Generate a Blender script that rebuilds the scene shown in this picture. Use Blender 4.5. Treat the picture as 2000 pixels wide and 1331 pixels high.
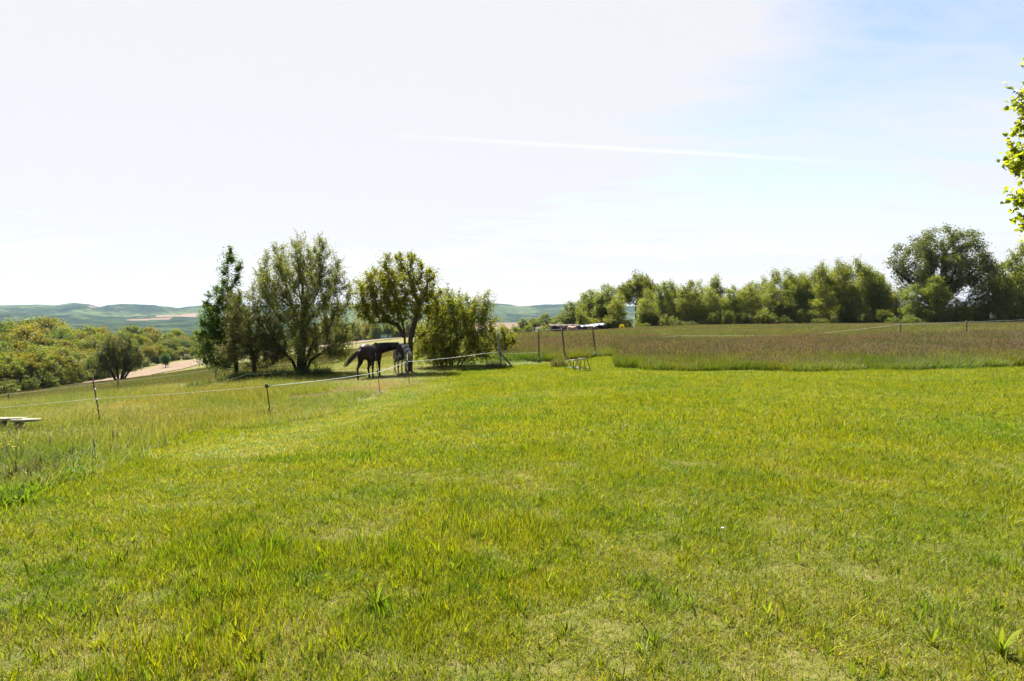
import bpy, math, random
import numpy as np
from mathutils import Vector, Matrix

R = math.radians
S = bpy.context.scene
for o in list(bpy.data.objects):
    bpy.data.objects.remove(o)

# ------------------------------------------------------------------ camera
F, CX, HY, EYE = 1333.3, 1000.0, 620.0, 1.65      # focal length in photo pixels, centre column, horizon row, eye height
PITCH = math.atan((665.5 - HY) / F)
cd = bpy.data.cameras.new('camera')
cd.sensor_width = 36.0
cd.lens = 36.0 * F / 2000.0
cd.clip_start = 0.1
cd.clip_end = 20000
cam = bpy.data.objects.new('camera', cd)
S.collection.objects.link(cam)
cam.location = (0, 0, EYE)
cam.rotation_euler = (math.pi / 2 - PITCH, 0, 0)
S.camera = cam

# ------------------------------------------------------------------ light
SUN_AZ, SUN_EL = R(-24), R(56)        # azimuth measured from +Y (the view) towards +X
sun_dir = Vector((math.sin(SUN_AZ) * math.cos(SUN_EL), math.cos(SUN_AZ) * math.cos(SUN_EL), math.sin(SUN_EL)))
sl = bpy.data.lights.new('sun', 'SUN')
sl.energy = 4.8
sl.angle = R(0.6)
sl.color = (1.0, 0.955, 0.87)
so = bpy.data.objects.new('sun', sl)
S.collection.objects.link(so)
so.rotation_euler = (-sun_dir).to_track_quat('-Z', 'Y').to_euler()

S.view_settings.view_transform = 'Standard'
S.view_settings.look = 'None'
S.view_settings.gamma = 1.0
S.view_settings.use_curve_mapping = False
S.view_settings.exposure = 2.3

W = bpy.data.worlds.new('World')
S.world = W
W.use_nodes = True
nt = W.node_tree
nt.nodes.clear()


def nd(t, typ, **kw):
    n = t.nodes.new(typ)
    for k, v in kw.items():
        if k == 'inp':
            for i, val in v.items():
                n.inputs[i].default_value = val
        else:
            setattr(n, k, v)
    return n


def math_n(t, op, a, b=None, c=None, clamp=False):
    n = t.nodes.new('ShaderNodeMath')
    n.operation = op
    n.use_clamp = clamp
    for i, v in enumerate((a, b, c)):
        if v is None:
            continue
        if isinstance(v, (int, float)):
            n.inputs[i].default_value = v
        else:
            t.links.new(v, n.inputs[i])
    return n.outputs[0]


def mix_col(t, fac, a, b, blend='MIX'):
    n = t.nodes.new('ShaderNodeMix')
    n.data_type = 'RGBA'
    n.blend_type = blend
    for sock, v in ((0, fac), (6, a), (7, b)):
        if isinstance(v, (int, float)):
            n.inputs[sock].default_value = v
        elif isinstance(v, (tuple, list)):
            n.inputs[sock].default_value = (*v[:3], 1)
        else:
            t.links.new(v, n.inputs[sock])
    return n.outputs[2]


def ramp(t, fac, stops):
    n = t.nodes.new('ShaderNodeValToRGB')
    cr = n.color_ramp
    while len(cr.elements) < len(stops):
        cr.elements.new(0.5)
    for e, (p, c) in zip(cr.elements, stops):
        e.position = p
        e.color = (*c, 1) if isinstance(c, (tuple, list)) else (c, c, c, 1)
    t.links.new(fac, n.inputs[0])
    return n.outputs[0]


SKY_STRENGTH = 0.05
sky = nd(nt, 'ShaderNodeTexSky', sky_type='NISHITA', sun_disc=False, sun_elevation=SUN_EL,
         sun_rotation=SUN_AZ, altitude=250.0, air_density=1.0, dust_density=0.4, ozone_density=1.4)
tc = nd(nt, 'ShaderNodeTexCoord')
sep = nd(nt, 'ShaderNodeSeparateXYZ')
nt.links.new(tc.outputs['Generated'], sep.inputs[0])
zc = math_n(nt, 'MAXIMUM', math_n(nt, 'ADD', sep.outputs[2], 0.12), 0.05)
comb = nd(nt, 'ShaderNodeCombineXYZ')
nt.links.new(math_n(nt, 'DIVIDE', sep.outputs[0], zc), comb.inputs[0])
nt.links.new(math_n(nt, 'DIVIDE', sep.outputs[1], zc), comb.inputs[1])
# thin cirrus veil: streaky noise on the cloud plane, denser (brighter) towards the sun by forward scattering
rotm = nd(nt, 'ShaderNodeMapping', inp={'Rotation': (0, 0, R(28)), 'Scale': (0.55, 1.5, 1.0)})
nt.links.new(comb.outputs[0], rotm.inputs[0])
n1 = nd(nt, 'ShaderNodeTexNoise', inp={'Scale': 0.9, 'Detail': 9.0, 'Roughness': 0.58, 'Distortion': 0.7})
nt.links.new(rotm.outputs[0], n1.inputs['Vector'])
n2 = nd(nt, 'ShaderNodeTexNoise', inp={'Scale': 3.2, 'Detail': 8.0, 'Roughness': 0.62, 'Distortion': 1.4})
nt.links.new(rotm.outputs[0], n2.inputs['Vector'])
dotn = nd(nt, 'ShaderNodeVectorMath', operation='DOT_PRODUCT')
nrm = nd(nt, 'ShaderNodeVectorMath', operation='NORMALIZE')
nt.links.new(tc.outputs['Generated'], nrm.inputs[0])
nt.links.new(nrm.outputs[0], dotn.inputs[0])
dotn.inputs[1].default_value = sun_dir
cosang = dotn.outputs['Value']
fwd = math_n(nt, 'MULTIPLY_ADD', cosang, 4.0, -2.4, clamp=True)            # veil thins away from the sun
veil = math_n(nt, 'MULTIPLY_ADD', n1.outputs['Fac'], 1.7, -0.66)
veil = math_n(nt, 'ADD', veil, math_n(nt, 'MULTIPLY', fwd, 2.1))
wisps = math_n(nt, 'MULTIPLY', math_n(nt, 'SUBTRACT', n2.outputs['Fac'], 0.50), 1.0)
veil = math_n(nt, 'ADD', veil, wisps, clamp=True)
low = math_n(nt, 'MULTIPLY_ADD', sep.outputs[2], -2.6, 1.0, clamp=True)
veil = math_n(nt, 'MULTIPLY', math_n(nt, 'ADD', veil, math_n(nt, 'MULTIPLY', low, 0.95), clamp=True), 0.95)
# contrail: thin great-circle band through two directions
def view_dir(px, py):
    x, y = (px - CX) / F, (665.5 - py) / F
    v = Vector((x, math.cos(PITCH) + y * math.sin(PITCH), -math.sin(PITCH) + y * math.cos(PITCH)))
    return v.normalized()
a_, b_ = view_dir(820, 268), view_dir(1760, 322)
cn = a_.cross(b_).normalized()
dc = nd(nt, 'ShaderNodeVectorMath', operation='DOT_PRODUCT')
nt.links.new(nrm.outputs[0], dc.inputs[0])
dc.inputs[1].default_value = cn
band = math_n(nt, 'ABSOLUTE', math_n(nt, 'ADD', dc.outputs['Value'],
              math_n(nt, 'MULTIPLY', math_n(nt, 'SUBTRACT', n2.outputs['Fac'], 0.5), 0.006)))
band = math_n(nt, 'SUBTRACT', 1.0, math_n(nt, 'DIVIDE', band, 0.0042), clamp=True)
mid = (a_ * 0.56 + b_ * 0.44).normalized()
dm = nd(nt, 'ShaderNodeVectorMath', operation='DOT_PRODUCT')
nt.links.new(nrm.outputs[0], dm.inputs[0])
dm.inputs[1].default_value = mid
along = math_n(nt, 'MULTIPLY_ADD', dm.outputs['Value'], 16.0, -15.0, clamp=True)
trail = math_n(nt, 'MULTIPLY', math_n(nt, 'MULTIPLY', band, along), 0.6)
VEIL = (3.66, 3.66, 3.70)
skyc = mix_col(nt, veil, mix_col(nt, 1.0, sky.outputs[0], (0.93, 0.87, 0.93), 'MULTIPLY'), VEIL)
skyc = mix_col(nt, trail, skyc, (4.4, 4.4, 4.4))
bg = nd(nt, 'ShaderNodeBackground', inp={'Strength': SKY_STRENGTH})
nt.links.new(skyc, bg.inputs[0])
wo = nd(nt, 'ShaderNodeOutputWorld')
nt.links.new(bg.outputs[0], wo.inputs[0])

C = S.cycles
C.use_denoising = True
C.max_bounces = 7
C.diffuse_bounces = 3
C.transmission_bounces = 4
C.glossy_bounces = 2
C.volume_bounces = 0
C.transparent_max_bounces = 4
C.caustics_reflective = False
C.caustics_refractive = False

# ------------------------------------------------------------------ helpers
def px_x(px, Y):
    return (px - CX) / F * Y


def py_z(py, Y):
    return EYE - (py - HY) / F * Y


def tag(o, label, cat, group=None):
    o['label'] = label
    o['category'] = cat
    if group:
        o['group'] = group
    return o


def link(o, parent=None):
    S.collection.objects.link(o)
    if parent is not None:
        o.parent = parent
    return o


def empty(name, loc, rz=0.0, scale=1.0):
    o = bpy.data.objects.new(name, None)
    o.empty_display_size = 0.2
    o.location = loc
    o.rotation_euler = (0, 0, rz)
    o.scale = (scale,) * 3 if isinstance(scale, (int, float)) else scale
    return link(o)


def mesh_np(name, verts, quads=None, tris=None, attrs=None, cols=None, smooth=False, mat=None, matidx=None):
    me = bpy.data.meshes.new(name)
    verts = np.asarray(verts, dtype=np.float32)
    me.vertices.add(len(verts))
    me.vertices.foreach_set('co', verts.ravel())
    loops, starts, n = [], [], 0
    for arr, k in ((quads, 4), (tris, 3)):
        if arr is None or len(arr) == 0:
            continue
        arr = np.asarray(arr, dtype=np.int32)
        loops.append(arr.ravel())
        starts.append(n + np.arange(len(arr), dtype=np.int32) * k)
        n += arr.size
    loops = np.concatenate(loops)
    starts = np.concatenate(starts)
    me.loops.add(n)
    me.loops.foreach_set('vertex_index', loops)
    me.polygons.add(len(starts))
    me.polygons.foreach_set('loop_start', starts)
    if smooth:
        me.polygons.foreach_set('use_smooth', np.ones(len(starts), dtype=bool))
    if attrs:
        for k, v in attrs.items():
            a = me.attributes.new(k, 'FLOAT', 'POINT')
            a.data.foreach_set('value', np.asarray(v, dtype=np.float32))
    if cols is not None:
        a = me.attributes.new('Col', 'FLOAT_COLOR', 'POINT')
        c = np.ones((len(verts), 4), dtype=np.float32)
        c[:, :3] = cols
        a.data.foreach_set('color', c.ravel())
    me.update(calc_edges=True)
    me.validate()
    if mat:
        me.materials.append(mat)
    return me


class MB:
    """collects shapes for ONE mesh object"""
    def __init__(self):
        self.v, self.q, self.t = [], [], []

    def _add(self, vs, qs=(), ts=()):
        b = len(self.v)
        self.v += [tuple(x) for x in vs]
        self.q += [tuple(i + b for i in f) for f in qs]
        self.t += [tuple(i + b for i in f) for f in ts]

    def tube(self, pts, radii, n=6, cap=True):
        pts = [Vector(p) for p in pts]
        if isinstance(radii, (int, float)):
            radii = [radii] * len(pts)
        vs, qs, ts = [], [], []
        up = None
        for i, p in enumerate(pts):
            d = (pts[min(i + 1, len(pts) - 1)] - pts[max(i - 1, 0)]).normalized()
            if up is None:
                up = d.orthogonal().normalized()
            s = (up - d * up.dot(d))
            s = s.normalized() if s.length > 1e-6 else d.orthogonal().normalized()
            up = s
            t = d.cross(s)
            for k in range(n):
                a = 2 * math.pi * k / n
                vs.append(p + (s * math.cos(a) + t * math.sin(a)) * radii[i])
        m = len(pts)
        for i in range(m - 1):
            for k in range(n):
                k2 = (k + 1) % n
                qs.append((i * n + k, i * n + k2, (i + 1) * n + k2, (i + 1) * n + k))
        if cap:
            vs += [pts[0], pts[-1]]
            for k in range(n):
                k2 = (k + 1) % n
                ts.append((m * n, k2, k))
                ts.append((m * n + 1, (m - 1) * n + k, (m - 1) * n + k2))
        self._add(vs, qs, ts)

    def loft(self, pts, ra, rb, up=(0, 0, 1), n=12):
        """elliptic sections: ra sideways, rb along the up-ish direction"""
        pts = [Vector(p) for p in pts]
        up = Vector(up)
        vs, qs, ts = [], [], []
        for i, p in enumerate(pts):
            d = (pts[min(i + 1, len(pts) - 1)] - pts[max(i - 1, 0)]).normalized()
            side = d.cross(up)
            side = side.normalized() if side.length > 1e-4 else d.orthogonal().normalized()
            u = side.cross(d).normalized()
            for k in range(n):
                a = 2 * math.pi * k / n
                vs.append(p + side * math.cos(a) * ra[i] + u * math.sin(a) * rb[i])
        m = len(pts)
        for i in range(m - 1):
            for k in range(n):
                k2 = (k + 1) % n
                qs.append((i * n + k, i * n + k2, (i + 1) * n + k2, (i + 1) * n + k))
        vs += [pts[0], pts[-1]]
        for k in range(n):
            k2 = (k + 1) % n
            ts.append((m * n, k2, k))
            ts.append((m * n + 1, (m - 1) * n + k, (m - 1) * n + k2))
        self._add(vs, qs, ts)

    def box(self, c, d, rot=None):
        c, d = Vector(c), Vector(d) / 2
        M = rot if rot is not None else Matrix.Identity(3)
        bv = 0.08 * min(d)
        vs = []
        for sz in (-1, 1):
            for (sx, sy) in ((-1, -1), (1, -1), (1, 1), (-1, 1)):
                vs.append(c + M @ Vector((sx * (d.x - bv * (sz > 0)), sy * (d.y - bv * (sz > 0)), sz * d.z)))
        self._add(vs, [(3, 2, 1, 0), (4, 5, 6, 7), (0, 1, 5, 4), (1, 2, 6, 5), (2, 3, 7, 6), (3, 0, 4, 7)])

    def build(self, name, mat, parent=None, smooth=False):
        me = mesh_np(name, self.v, self.q, self.t, mat=mat, smooth=smooth)
        return link(bpy.data.objects.new(name, me), parent)


# ------------------------------------------------------------------ materials
def new_mat(name):
    m = bpy.data.materials.new(name)
    m.use_nodes = True
    m.node_tree.nodes.clear()
    return m, m.node_tree


def out(t, sh, disp=None):
    o = t.nodes.new('ShaderNodeOutputMaterial')
    t.links.new(sh, o.inputs[0])


def leafy(name, trans=0.45, gloss=0.35, rough=0.5, var_scale=None, var_cols=None, objcol=True, trans_gain=(1.2, 1.2, 0.4), var2=None):
    """thin leaf or blade: reflects and lets light through; colour per blade from the Col attribute"""
    m, t = new_mat(name)
    at = nd(t, 'ShaderNodeAttribute', attribute_name='Col')
    col = at.outputs['Color']
    if objcol:
        oi = nd(t, 'ShaderNodeObjectInfo')
        col = mix_col(t, 1.0, col, oi.outputs['Color'], 'MULTIPLY')
    if var_scale:
        geo = nd(t, 'ShaderNodeNewGeometry')
        n = nd(t, 'ShaderNodeTexNoise', inp={'Scale': var_scale, 'Detail': 4.0, 'Roughness': 0.6})
        t.links.new(geo.outputs['Position'], n.inputs['Vector'])
        col = mix_col(t, 1.0, col, ramp(t, n.outputs['Fac'], var_cols), 'MULTIPLY')
        if var2:
            n_ = nd(t, 'ShaderNodeTexNoise', inp={'Scale': var2[0], 'Detail': 3.0, 'Roughness': 0.6})
            t.links.new(geo.outputs['Position'], n_.inputs['Vector'])
            col = mix_col(t, 1.0, col, ramp(t, n_.outputs['Fac'], var2[1]), 'MULTIPLY')
    pr = nd(t, 'ShaderNodeBsdfPrincipled')
    pr.inputs['Roughness'].default_value = rough
    pr.inputs['Specular IOR Level'].default_value = gloss
    t.links.new(col, pr.inputs['Base Color'])
    tr = nd(t, 'ShaderNodeBsdfTranslucent')
    t.links.new(mix_col(t, 1.0, col, trans_gain, 'MULTIPLY'), tr.inputs[0])
    mx = nd(t, 'ShaderNodeMixShader', inp={0: trans})
    t.links.new(pr.outputs[0], mx.inputs[1])
    t.links.new(tr.outputs[0], mx.inputs[2])
    out(t, mx.outputs[0])
    return m


def solid(name, c1, c2, scale=6.0, rough=0.7, spec=0.3, metal=0.0, bump=0.3, stretch=(1, 1, 1), detail=6.0, lo=0.32, hi=0.68):
    m, t = new_mat(name)
    tcn = nd(t, 'ShaderNodeTexCoord')
    mp = nd(t, 'ShaderNodeMapping', inp={'Scale': stretch})
    t.links.new(tcn.outputs['Object'], mp.inputs[0])
    n = nd(t, 'ShaderNodeTexNoise', inp={'Scale': scale, 'Detail': detail, 'Roughness': 0.65})
    t.links.new(mp.outputs[0], n.inputs['Vector'])
    pr = nd(t, 'ShaderNodeBsdfPrincipled')
    t.links.new(ramp(t, n.outputs['Fac'], [(lo, c1), (hi, c2)]), pr.inputs['Base Color'])
    pr.inputs['Roughness'].default_value = rough
    pr.inputs['Specular IOR Level'].default_value = spec
    pr.inputs['Metallic'].default_value = metal
    if bump:
        b = nd(t, 'ShaderNodeBump', inp={'Strength': bump, 'Distance': 0.02})
        t.links.new(n.outputs['Fac'], b.inputs['Height'])
        t.links.new(b.outputs[0], pr.inputs['Normal'])
    out(t, pr.outputs[0])
    return m


M_LEAF = leafy('leaf', 0.52, 0.2, 0.5)
M_WEED = leafy('weed_leaf', 0.5, 0.15, 0.6)
M_NEARLEAF = leafy('leaf_glossy', 0.5, 0.5, 0.4)
M_GRASS = leafy('grass_blade', 0.5, 0.12, 0.5, var_scale=0.35, objcol=False,
                var_cols=[(0.3, (0.74, 0.92, 0.85)), (0.5, (1.0, 1.0, 1.0)), (0.7, (1.10, 1.08, 0.95))],
                var2=(1.9, [(0.33, (0.72, 0.88, 0.9)), (0.5, (1.0, 1.0, 1.0)), (0.68, (1.14, 1.08, 1.1))]))
M_MEADOW = leafy('meadow_stalk', 0.4, 0.25, 0.6, var_scale=0.16, objcol=False,
                 var_cols=[(0.32, (0.62, 0.85, 0.7)), (0.5, (0.92, 1.0, 0.95)), (0.68, (1.15, 1.0, 1.15))],
                 var2=(0.9, [(0.35, (0.8, 0.92, 0.85)), (0.5, (1.0, 1.0, 1.0)), (0.66, (1.15, 1.05, 1.15))]))
M_BARK = solid('bark', (0.012, 0.010, 0.008), (0.042, 0.035, 0.027), 14, 0.9, 0.15, 0, 0.8, (1, 1, 0.25))
M_BARKL = solid('bark_light', (0.10, 0.075, 0.055), (0.24, 0.19, 0.14), 14, 0.9, 0.15, 0, 0.8, (1, 1, 0.25))
M_BARKM = solid('bark_brown', (0.028, 0.019, 0.013), (0.075, 0.052, 0.037), 14, 0.9, 0.15, 0, 0.8, (1, 1, 0.25))
M_STEM = solid('green_stem', (0.06, 0.09, 0.02), (0.10, 0.12, 0.03), 20, 0.7, 0.2, 0, 0)
M_RUST = solid('rusty_iron', (0.05, 0.03, 0.022), (0.13, 0.075, 0.05), 20, 0.8, 0.3, 0.2)
M_WOODPOST = solid('weathered_post', (0.06, 0.048, 0.036), (0.16, 0.13, 0.10), 18, 0.85, 0.2, 0, 0.6, (1, 1, 0.1))
M_CONC = solid('grey_concrete', (0.10, 0.11, 0.115), (0.19, 0.20, 0.20), 16, 0.9, 0.2, 0, 0.4)
M_BROWNP = solid('brown_painted_pipe', (0.06, 0.032, 0.022), (0.12, 0.07, 0.045), 10, 0.6, 0.4)
M_WIRE = solid('grey_wire', (0.08, 0.08, 0.08), (0.14, 0.14, 0.14), 30, 0.5, 0.5, 0.3, 0)
M_ROPE = solid('white_rope', (0.30, 0.33, 0.30), (0.46, 0.49, 0.46), 60, 0.7, 0.3, 0, 0)
M_INSUL = solid('white_plastic', (0.7, 0.72, 0.74), (0.82, 0.83, 0.84), 20, 0.4, 0.5, 0, 0)
M_BLACKPL = solid('black_plastic', (0.012, 0.012, 0.012), (0.03, 0.03, 0.03), 20, 0.5, 0.4, 0, 0)
M_PLANK = solid('pale_board', (0.15, 0.14, 0.085), (0.24, 0.225, 0.15), 12, 0.8, 0.25, 0, 0.4, (0.15, 1, 1))
M_STOOL = solid('dark_steel', (0.018, 0.022, 0.02), (0.05, 0.06, 0.055), 20, 0.5, 0.5, 0.3, 0.1)
M_STOOLG = solid('teal_grey_steel', (0.05, 0.075, 0.07), (0.10, 0.13, 0.12), 20, 0.5, 0.5, 0.3, 0.1)
M_TIN = solid('pale_roof_sheet', (0.08, 0.095, 0.105), (0.13, 0.145, 0.155), 4, 0.5, 0.4, 0.2, 0.1)
M_RUSTROOF = solid('rusty_roof_sheet', (0.022, 0.014, 0.011), (0.05, 0.032, 0.025), 3, 0.8, 0.2, 0.1, 0.2)
M_TARWOOD = solid('dark_boards', (0.015, 0.014, 0.012), (0.04, 0.035, 0.03), 8, 0.9, 0.2)
M_HOOF = solid('hoof', (0.02, 0.016, 0.013), (0.05, 0.04, 0.03), 20, 0.6, 0.3)
M_BAY = solid('dark_bay_coat', (0.009, 0.005, 0.004), (0.030, 0.0135, 0.009), 2.2, 0.6, 0.22, 0, 0.05)
M_BLACKHAIR = solid('black_hair', (0.006, 0.005, 0.005), (0.02, 0.016, 0.014), 30, 0.55, 0.4, 0, 0.2, (1, 1, 0.1))
M_SPOT = solid('spotted_coat', (0.035, 0.02, 0.014), (0.45, 0.42, 0.39), 6.0, 0.6, 0.3, 0, 0.05, lo=0.47, hi=0.55)
M_TAN = solid('tan_coat', (0.17, 0.085, 0.045), (0.28, 0.16, 0.09), 4.0, 0.6, 0.3, 0, 0.05)
M_CHESTNUT = solid('chestnut_coat', (0.05, 0.018, 0.012), (0.09, 0.035, 0.024), 4.0, 0.5, 0.4, 0, 0.05)
M_FLAX = solid('flaxen_hair', (0.45, 0.38, 0.27), (0.65, 0.58, 0.45), 30, 0.7, 0.2, 0, 0.1)
# ------------------------------------------------------------------ terrain
# surveyed ground points (photo column, photo row of the ground there, distance in metres)
CTRL_PX = [
    (190, 835, 15.5), (0, 848, 15.0), (-120, 860, 14.5), (522, 832, 16.5), (742, 770, 22), (797, 751, 24), (708, 745, 28), (742, 738, 29),
    (588, 732, 32), (495, 742, 31), (798, 735, 30.5), (870, 716, 32), (975, 722, 31), (1052, 711, 35), (1100, 716, 31),
    (1160, 698, 38), (947, 702, 36), (1138, 727, 28), (1225, 722, 27), (1225, 696, 39), (1600, 722, 26), (2000, 718, 26), (2300, 715, 26),
    (1328, 674, 52), (1570, 667, 52), (1760, 660, 52), (1888, 657, 52), (2200, 650, 52),
    (1060, 653, 94), (1120, 651, 96), (1180, 648, 99), (1240, 642, 106), (1500, 638, 110), (1760, 635, 112), (2000, 631, 112), (2300, 627, 112),
    (228, 768, 52), (13, 790, 48), (-150, 810, 46), (420, 753, 45), (230, 746, 85), (322, 719, 150), (0, 776, 95), (-200, 790, 92), (100, 758, 105),
    (200, 744, 125), (440, 700, 170), (640, 687, 140), (660, 684, 130), (700, 673, 150), (770, 661, 180),
    (640, 716, 50), (700, 691, 90), (860, 672, 90), (1000, 662, 65), (1000, 653, 98), (940, 657, 100),
]
CTRL = [(px_x(a, d), d, py_z(b, d)) for a, b, d in CTRL_PX]
CTRL += [(x, y, 0.0) for x in (-8, 0, 8) for y in (-12, -5)]
CTRL += [(0, 0, 0), (-2.5, 2, 0), (2.5, 2, 0), (0, 4, 0), (3, 6, -0.01), (-4, 6, -0.12), (0, 8, -0.06), (6, 10, -0.02), (-7.5, 9, -0.38), (0, 14, -0.2),
         (9, 16, -0.08), (-4, 13, -0.52), (14, 20, -0.12), (5, 20, -0.3), (0, 21, -0.42), (-12, 6, -0.35), (-16, 0, -0.4), (16, 4, 0.05),
         (11, 122, -1.7), (10.0, 113, -1.35), (13.6, 115, -1.3), (5, 128, -2.4), (14, 132, -2.2), (40, 150, 0.2), (80, 150, 0.6), (120, 150, 1.0), (0, 190, -3.2), (15, 200, -2.8), (60, 220, -0.5),
         (150, 230, 0.5), (-100, 230, -12), (-60, 260, -9.5), (-20, 240, -5.5), (-150, 160, -13.5), (-200, 260, -20), (-60, 20, -4), (-90, -40, -4), (-40, -60, -1),
         (60, -60, 0), (100, 40, 1.0), (150, 100, 1.2), (-140, 60, -11), (0, -100, 0)]
CTRL = np.array(CTRL)


def _phi(r):
    return np.where(r > 1e-9, r * r * np.log(np.maximum(r, 1e-9)), 0.0)


_P = CTRL[:, :2]
_K = _phi(np.linalg.norm(_P[:, None] - _P[None], axis=2)) + np.eye(len(_P)) * 40.0
_Q = np.hstack([np.ones((len(_P), 1)), _P])
_A = np.block([[_K, _Q], [_Q.T, np.zeros((3, 3))]])
_W = np.linalg.solve(_A, np.concatenate([CTRL[:, 2], np.zeros(3)]))


def smooth(x, a, b):
    t = np.clip((x - a) / (b - a), 0, 1)
    return t * t * (3 - 2 * t)


def ground_z(x, y):
    x = np.atleast_1d(np.asarray(x, float))
    y = np.atleast_1d(np.asarray(y, float))
    sh = x.shape
    x, y = x.ravel(), y.ravel()
    r = np.hypot(x, y)
    # the surveyed part is followed out to 240 m; beyond it the land eases into the valley
    k = np.minimum(1.0, 240.0 / np.maximum(r, 1e-6))
    xs, ys = x * k, y * k
    z = np.empty(len(x))
    for i in range(0, len(x), 20000):
        d = np.hypot(xs[i:i + 20000, None] - _P[None, :, 0], ys[i:i + 20000, None] - _P[None, :, 1])
        z[i:i + 20000] = _phi(d) @ _W[:-3] + _W[-3] + _W[-2] * xs[i:i + 20000] + _W[-1] * ys[i:i + 20000]
    z = np.clip(z, -24, 2.0)
    t = smooth(r, 230, 900)
    z = z * (1 - t) - 34.0 * t
    # fine unevenness
    n = 0.05 * np.sin(x * 0.9 + 1.3 * np.sin(y * 0.7)) * np.sin(y * 0.8 + 1.1 * np.sin(x * 0.5)) * smooth(r, 2, 20)
    return (z + n * 0.6).reshape(sh)


def gz(x, y):
    return float(ground_z(x, y)[0])


def cast(px, py, ymax=260.0):
    """ground point seen at a photo position (used to survey outlines)"""
    v = view_dir(px, py)
    prev = 0.5
    for yy in np.geomspace(1.0, ymax, 400):
        s = yy / v.y
        if EYE + v.z * s < gz(v.x * s, yy):
            lo, hi = prev, yy
            for _ in range(18):
                m = (lo + hi) / 2
                s = m / v.y
                if EYE + v.z * s < gz(v.x * s, m):
                    hi = m
                else:
                    lo = m
            return (v.x * hi / v.y, hi)
        prev = yy
    return (v.x * ymax / v.y, ymax)

# ------------------------------------------------------------------ ground sheet
def ground_material():
    m, t = new_mat('ground_turf')
    geo = nd(t, 'ShaderNodeNewGeometry')
    def noise(scale, detail=5.0, rough=0.6):
        n = nd(t, 'ShaderNodeTexNoise', inp={'Scale': scale, 'Detail': detail, 'Roughness': rough})
        t.links.new(geo.outputs['Position'], n.inputs['Vector'])
        return n.outputs['Fac']
    mw = nd(t, 'ShaderNodeAttribute', attribute_name='mown').outputs['Fac']
    br = nd(t, 'ShaderNodeAttribute', attribute_name='bare').outputs['Fac']
    fr = nd(t, 'ShaderNodeAttribute', attribute_name='far').outputs['Fac']
    lawn = ramp(t, noise(9.0), [(0.3, (0.05, 0.06, 0.008)), (0.55, (0.085, 0.085, 0.018)), (0.72, (0.13, 0.10, 0.045))])
    mead = ramp(t, noise(0.35, 8.0, 0.7), [(0.3, (0.055, 0.075, 0.010)), (0.5, (0.085, 0.085, 0.018)), (0.7, (0.13, 0.088, 0.04))])
    mead = mix_col(t, 1.0, mead, ramp(t, noise(6.0, 6.0, 0.75), [(0.3, 0.65), (0.7, 1.3)]), 'MULTIPLY')
    soil = ramp(t, noise(3.0, 8.0, 0.7), [(0.3, (0.085, 0.06, 0.035)), (0.7, (0.15, 0.11, 0.065))])
    farc = ramp(t, noise(0.02, 6.0, 0.6), [(0.35, (0.035, 0.05, 0.015)), (0.6, (0.06, 0.07, 0.02))])
    col = mix_col(t, mw, mead, lawn)
    bf = math_n(t, 'MULTIPLY', br, math_n(t, 'MULTIPLY_ADD', noise(1.6), 2.4, -0.5), clamp=True)
    col = mix_col(t, bf, col, soil)
    col = mix_col(t, fr, col, farc)
    pr = nd(t, 'ShaderNodeBsdfPrincipled')
    pr.inputs['Roughness'].default_value = 0.95
    pr.inputs['Specular IOR Level'].default_value = 0.1
    t.links.new(col, pr.inputs['Base Color'])
    b = nd(t, 'ShaderNodeBump', inp={'Strength': 0.7, 'Distance': 0.06})
    t.links.new(noise(12.0, 6.0, 0.7), b.inputs['Height'])
    t.links.new(b.outputs[0], pr.inputs['Normal'])
    out(t, pr.outputs[0])
    return m


# outline of the mown lawn, surveyed from the photograph and carried to the ground
_edge = [(-260, 1100), (-100, 1032), (0, 985), (100, 945), (175, 915), (235, 882), (300, 858), (400, 842), (520, 834), (600, 810), (690, 791), (770, 766),
         (825, 745), (865, 729), (930, 723), (1000, 716), (1060, 713), (1110, 706), (1160, 699), (1219, 697), (1222, 721), (1300, 724), (1500, 725),
         (1700, 725), (1850, 721), (2000, 719), (2300, 717)]
LAWN = [cast(*p) for p in _edge]
LAWN = [(-30, -12)] + [(-9, 2.2)] + LAWN + [(60, 26), (60, -12)]
LAWN = np.array(LAWN)


def inside(poly, x, y):
    x = np.asarray(x, float)
    y = np.asarray(y, float)
    c = np.zeros(x.shape, bool)
    j = len(poly) - 1
    for i in range(len(poly)):
        xi, yi = poly[i]
        xj, yj = poly[j]
        cond = ((yi > y) != (yj > y)) & (x < (xj - xi) * (y - yi) / (yj - yi + 1e-12) + xi)
        c ^= cond
        j = i
    return c


BARE = [(cast(650, 774), 1.7, 1.4), (cast(605, 782), 1.2, 1.0), (cast(735, 757), 1.3, 1.6), (cast(695, 764), 1.8, 1.7), (cast(752, 742), 2.0, 1.2)]


def bare_amount(x, y):
    b = np.zeros(np.shape(x))
    for (cx, cy), rx, ry in BARE:
        b = np.maximum(b, 1 - smooth(np.hypot((x - cx) / rx, (y - cy) / ry), 0.55, 1.25))
    return b


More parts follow.
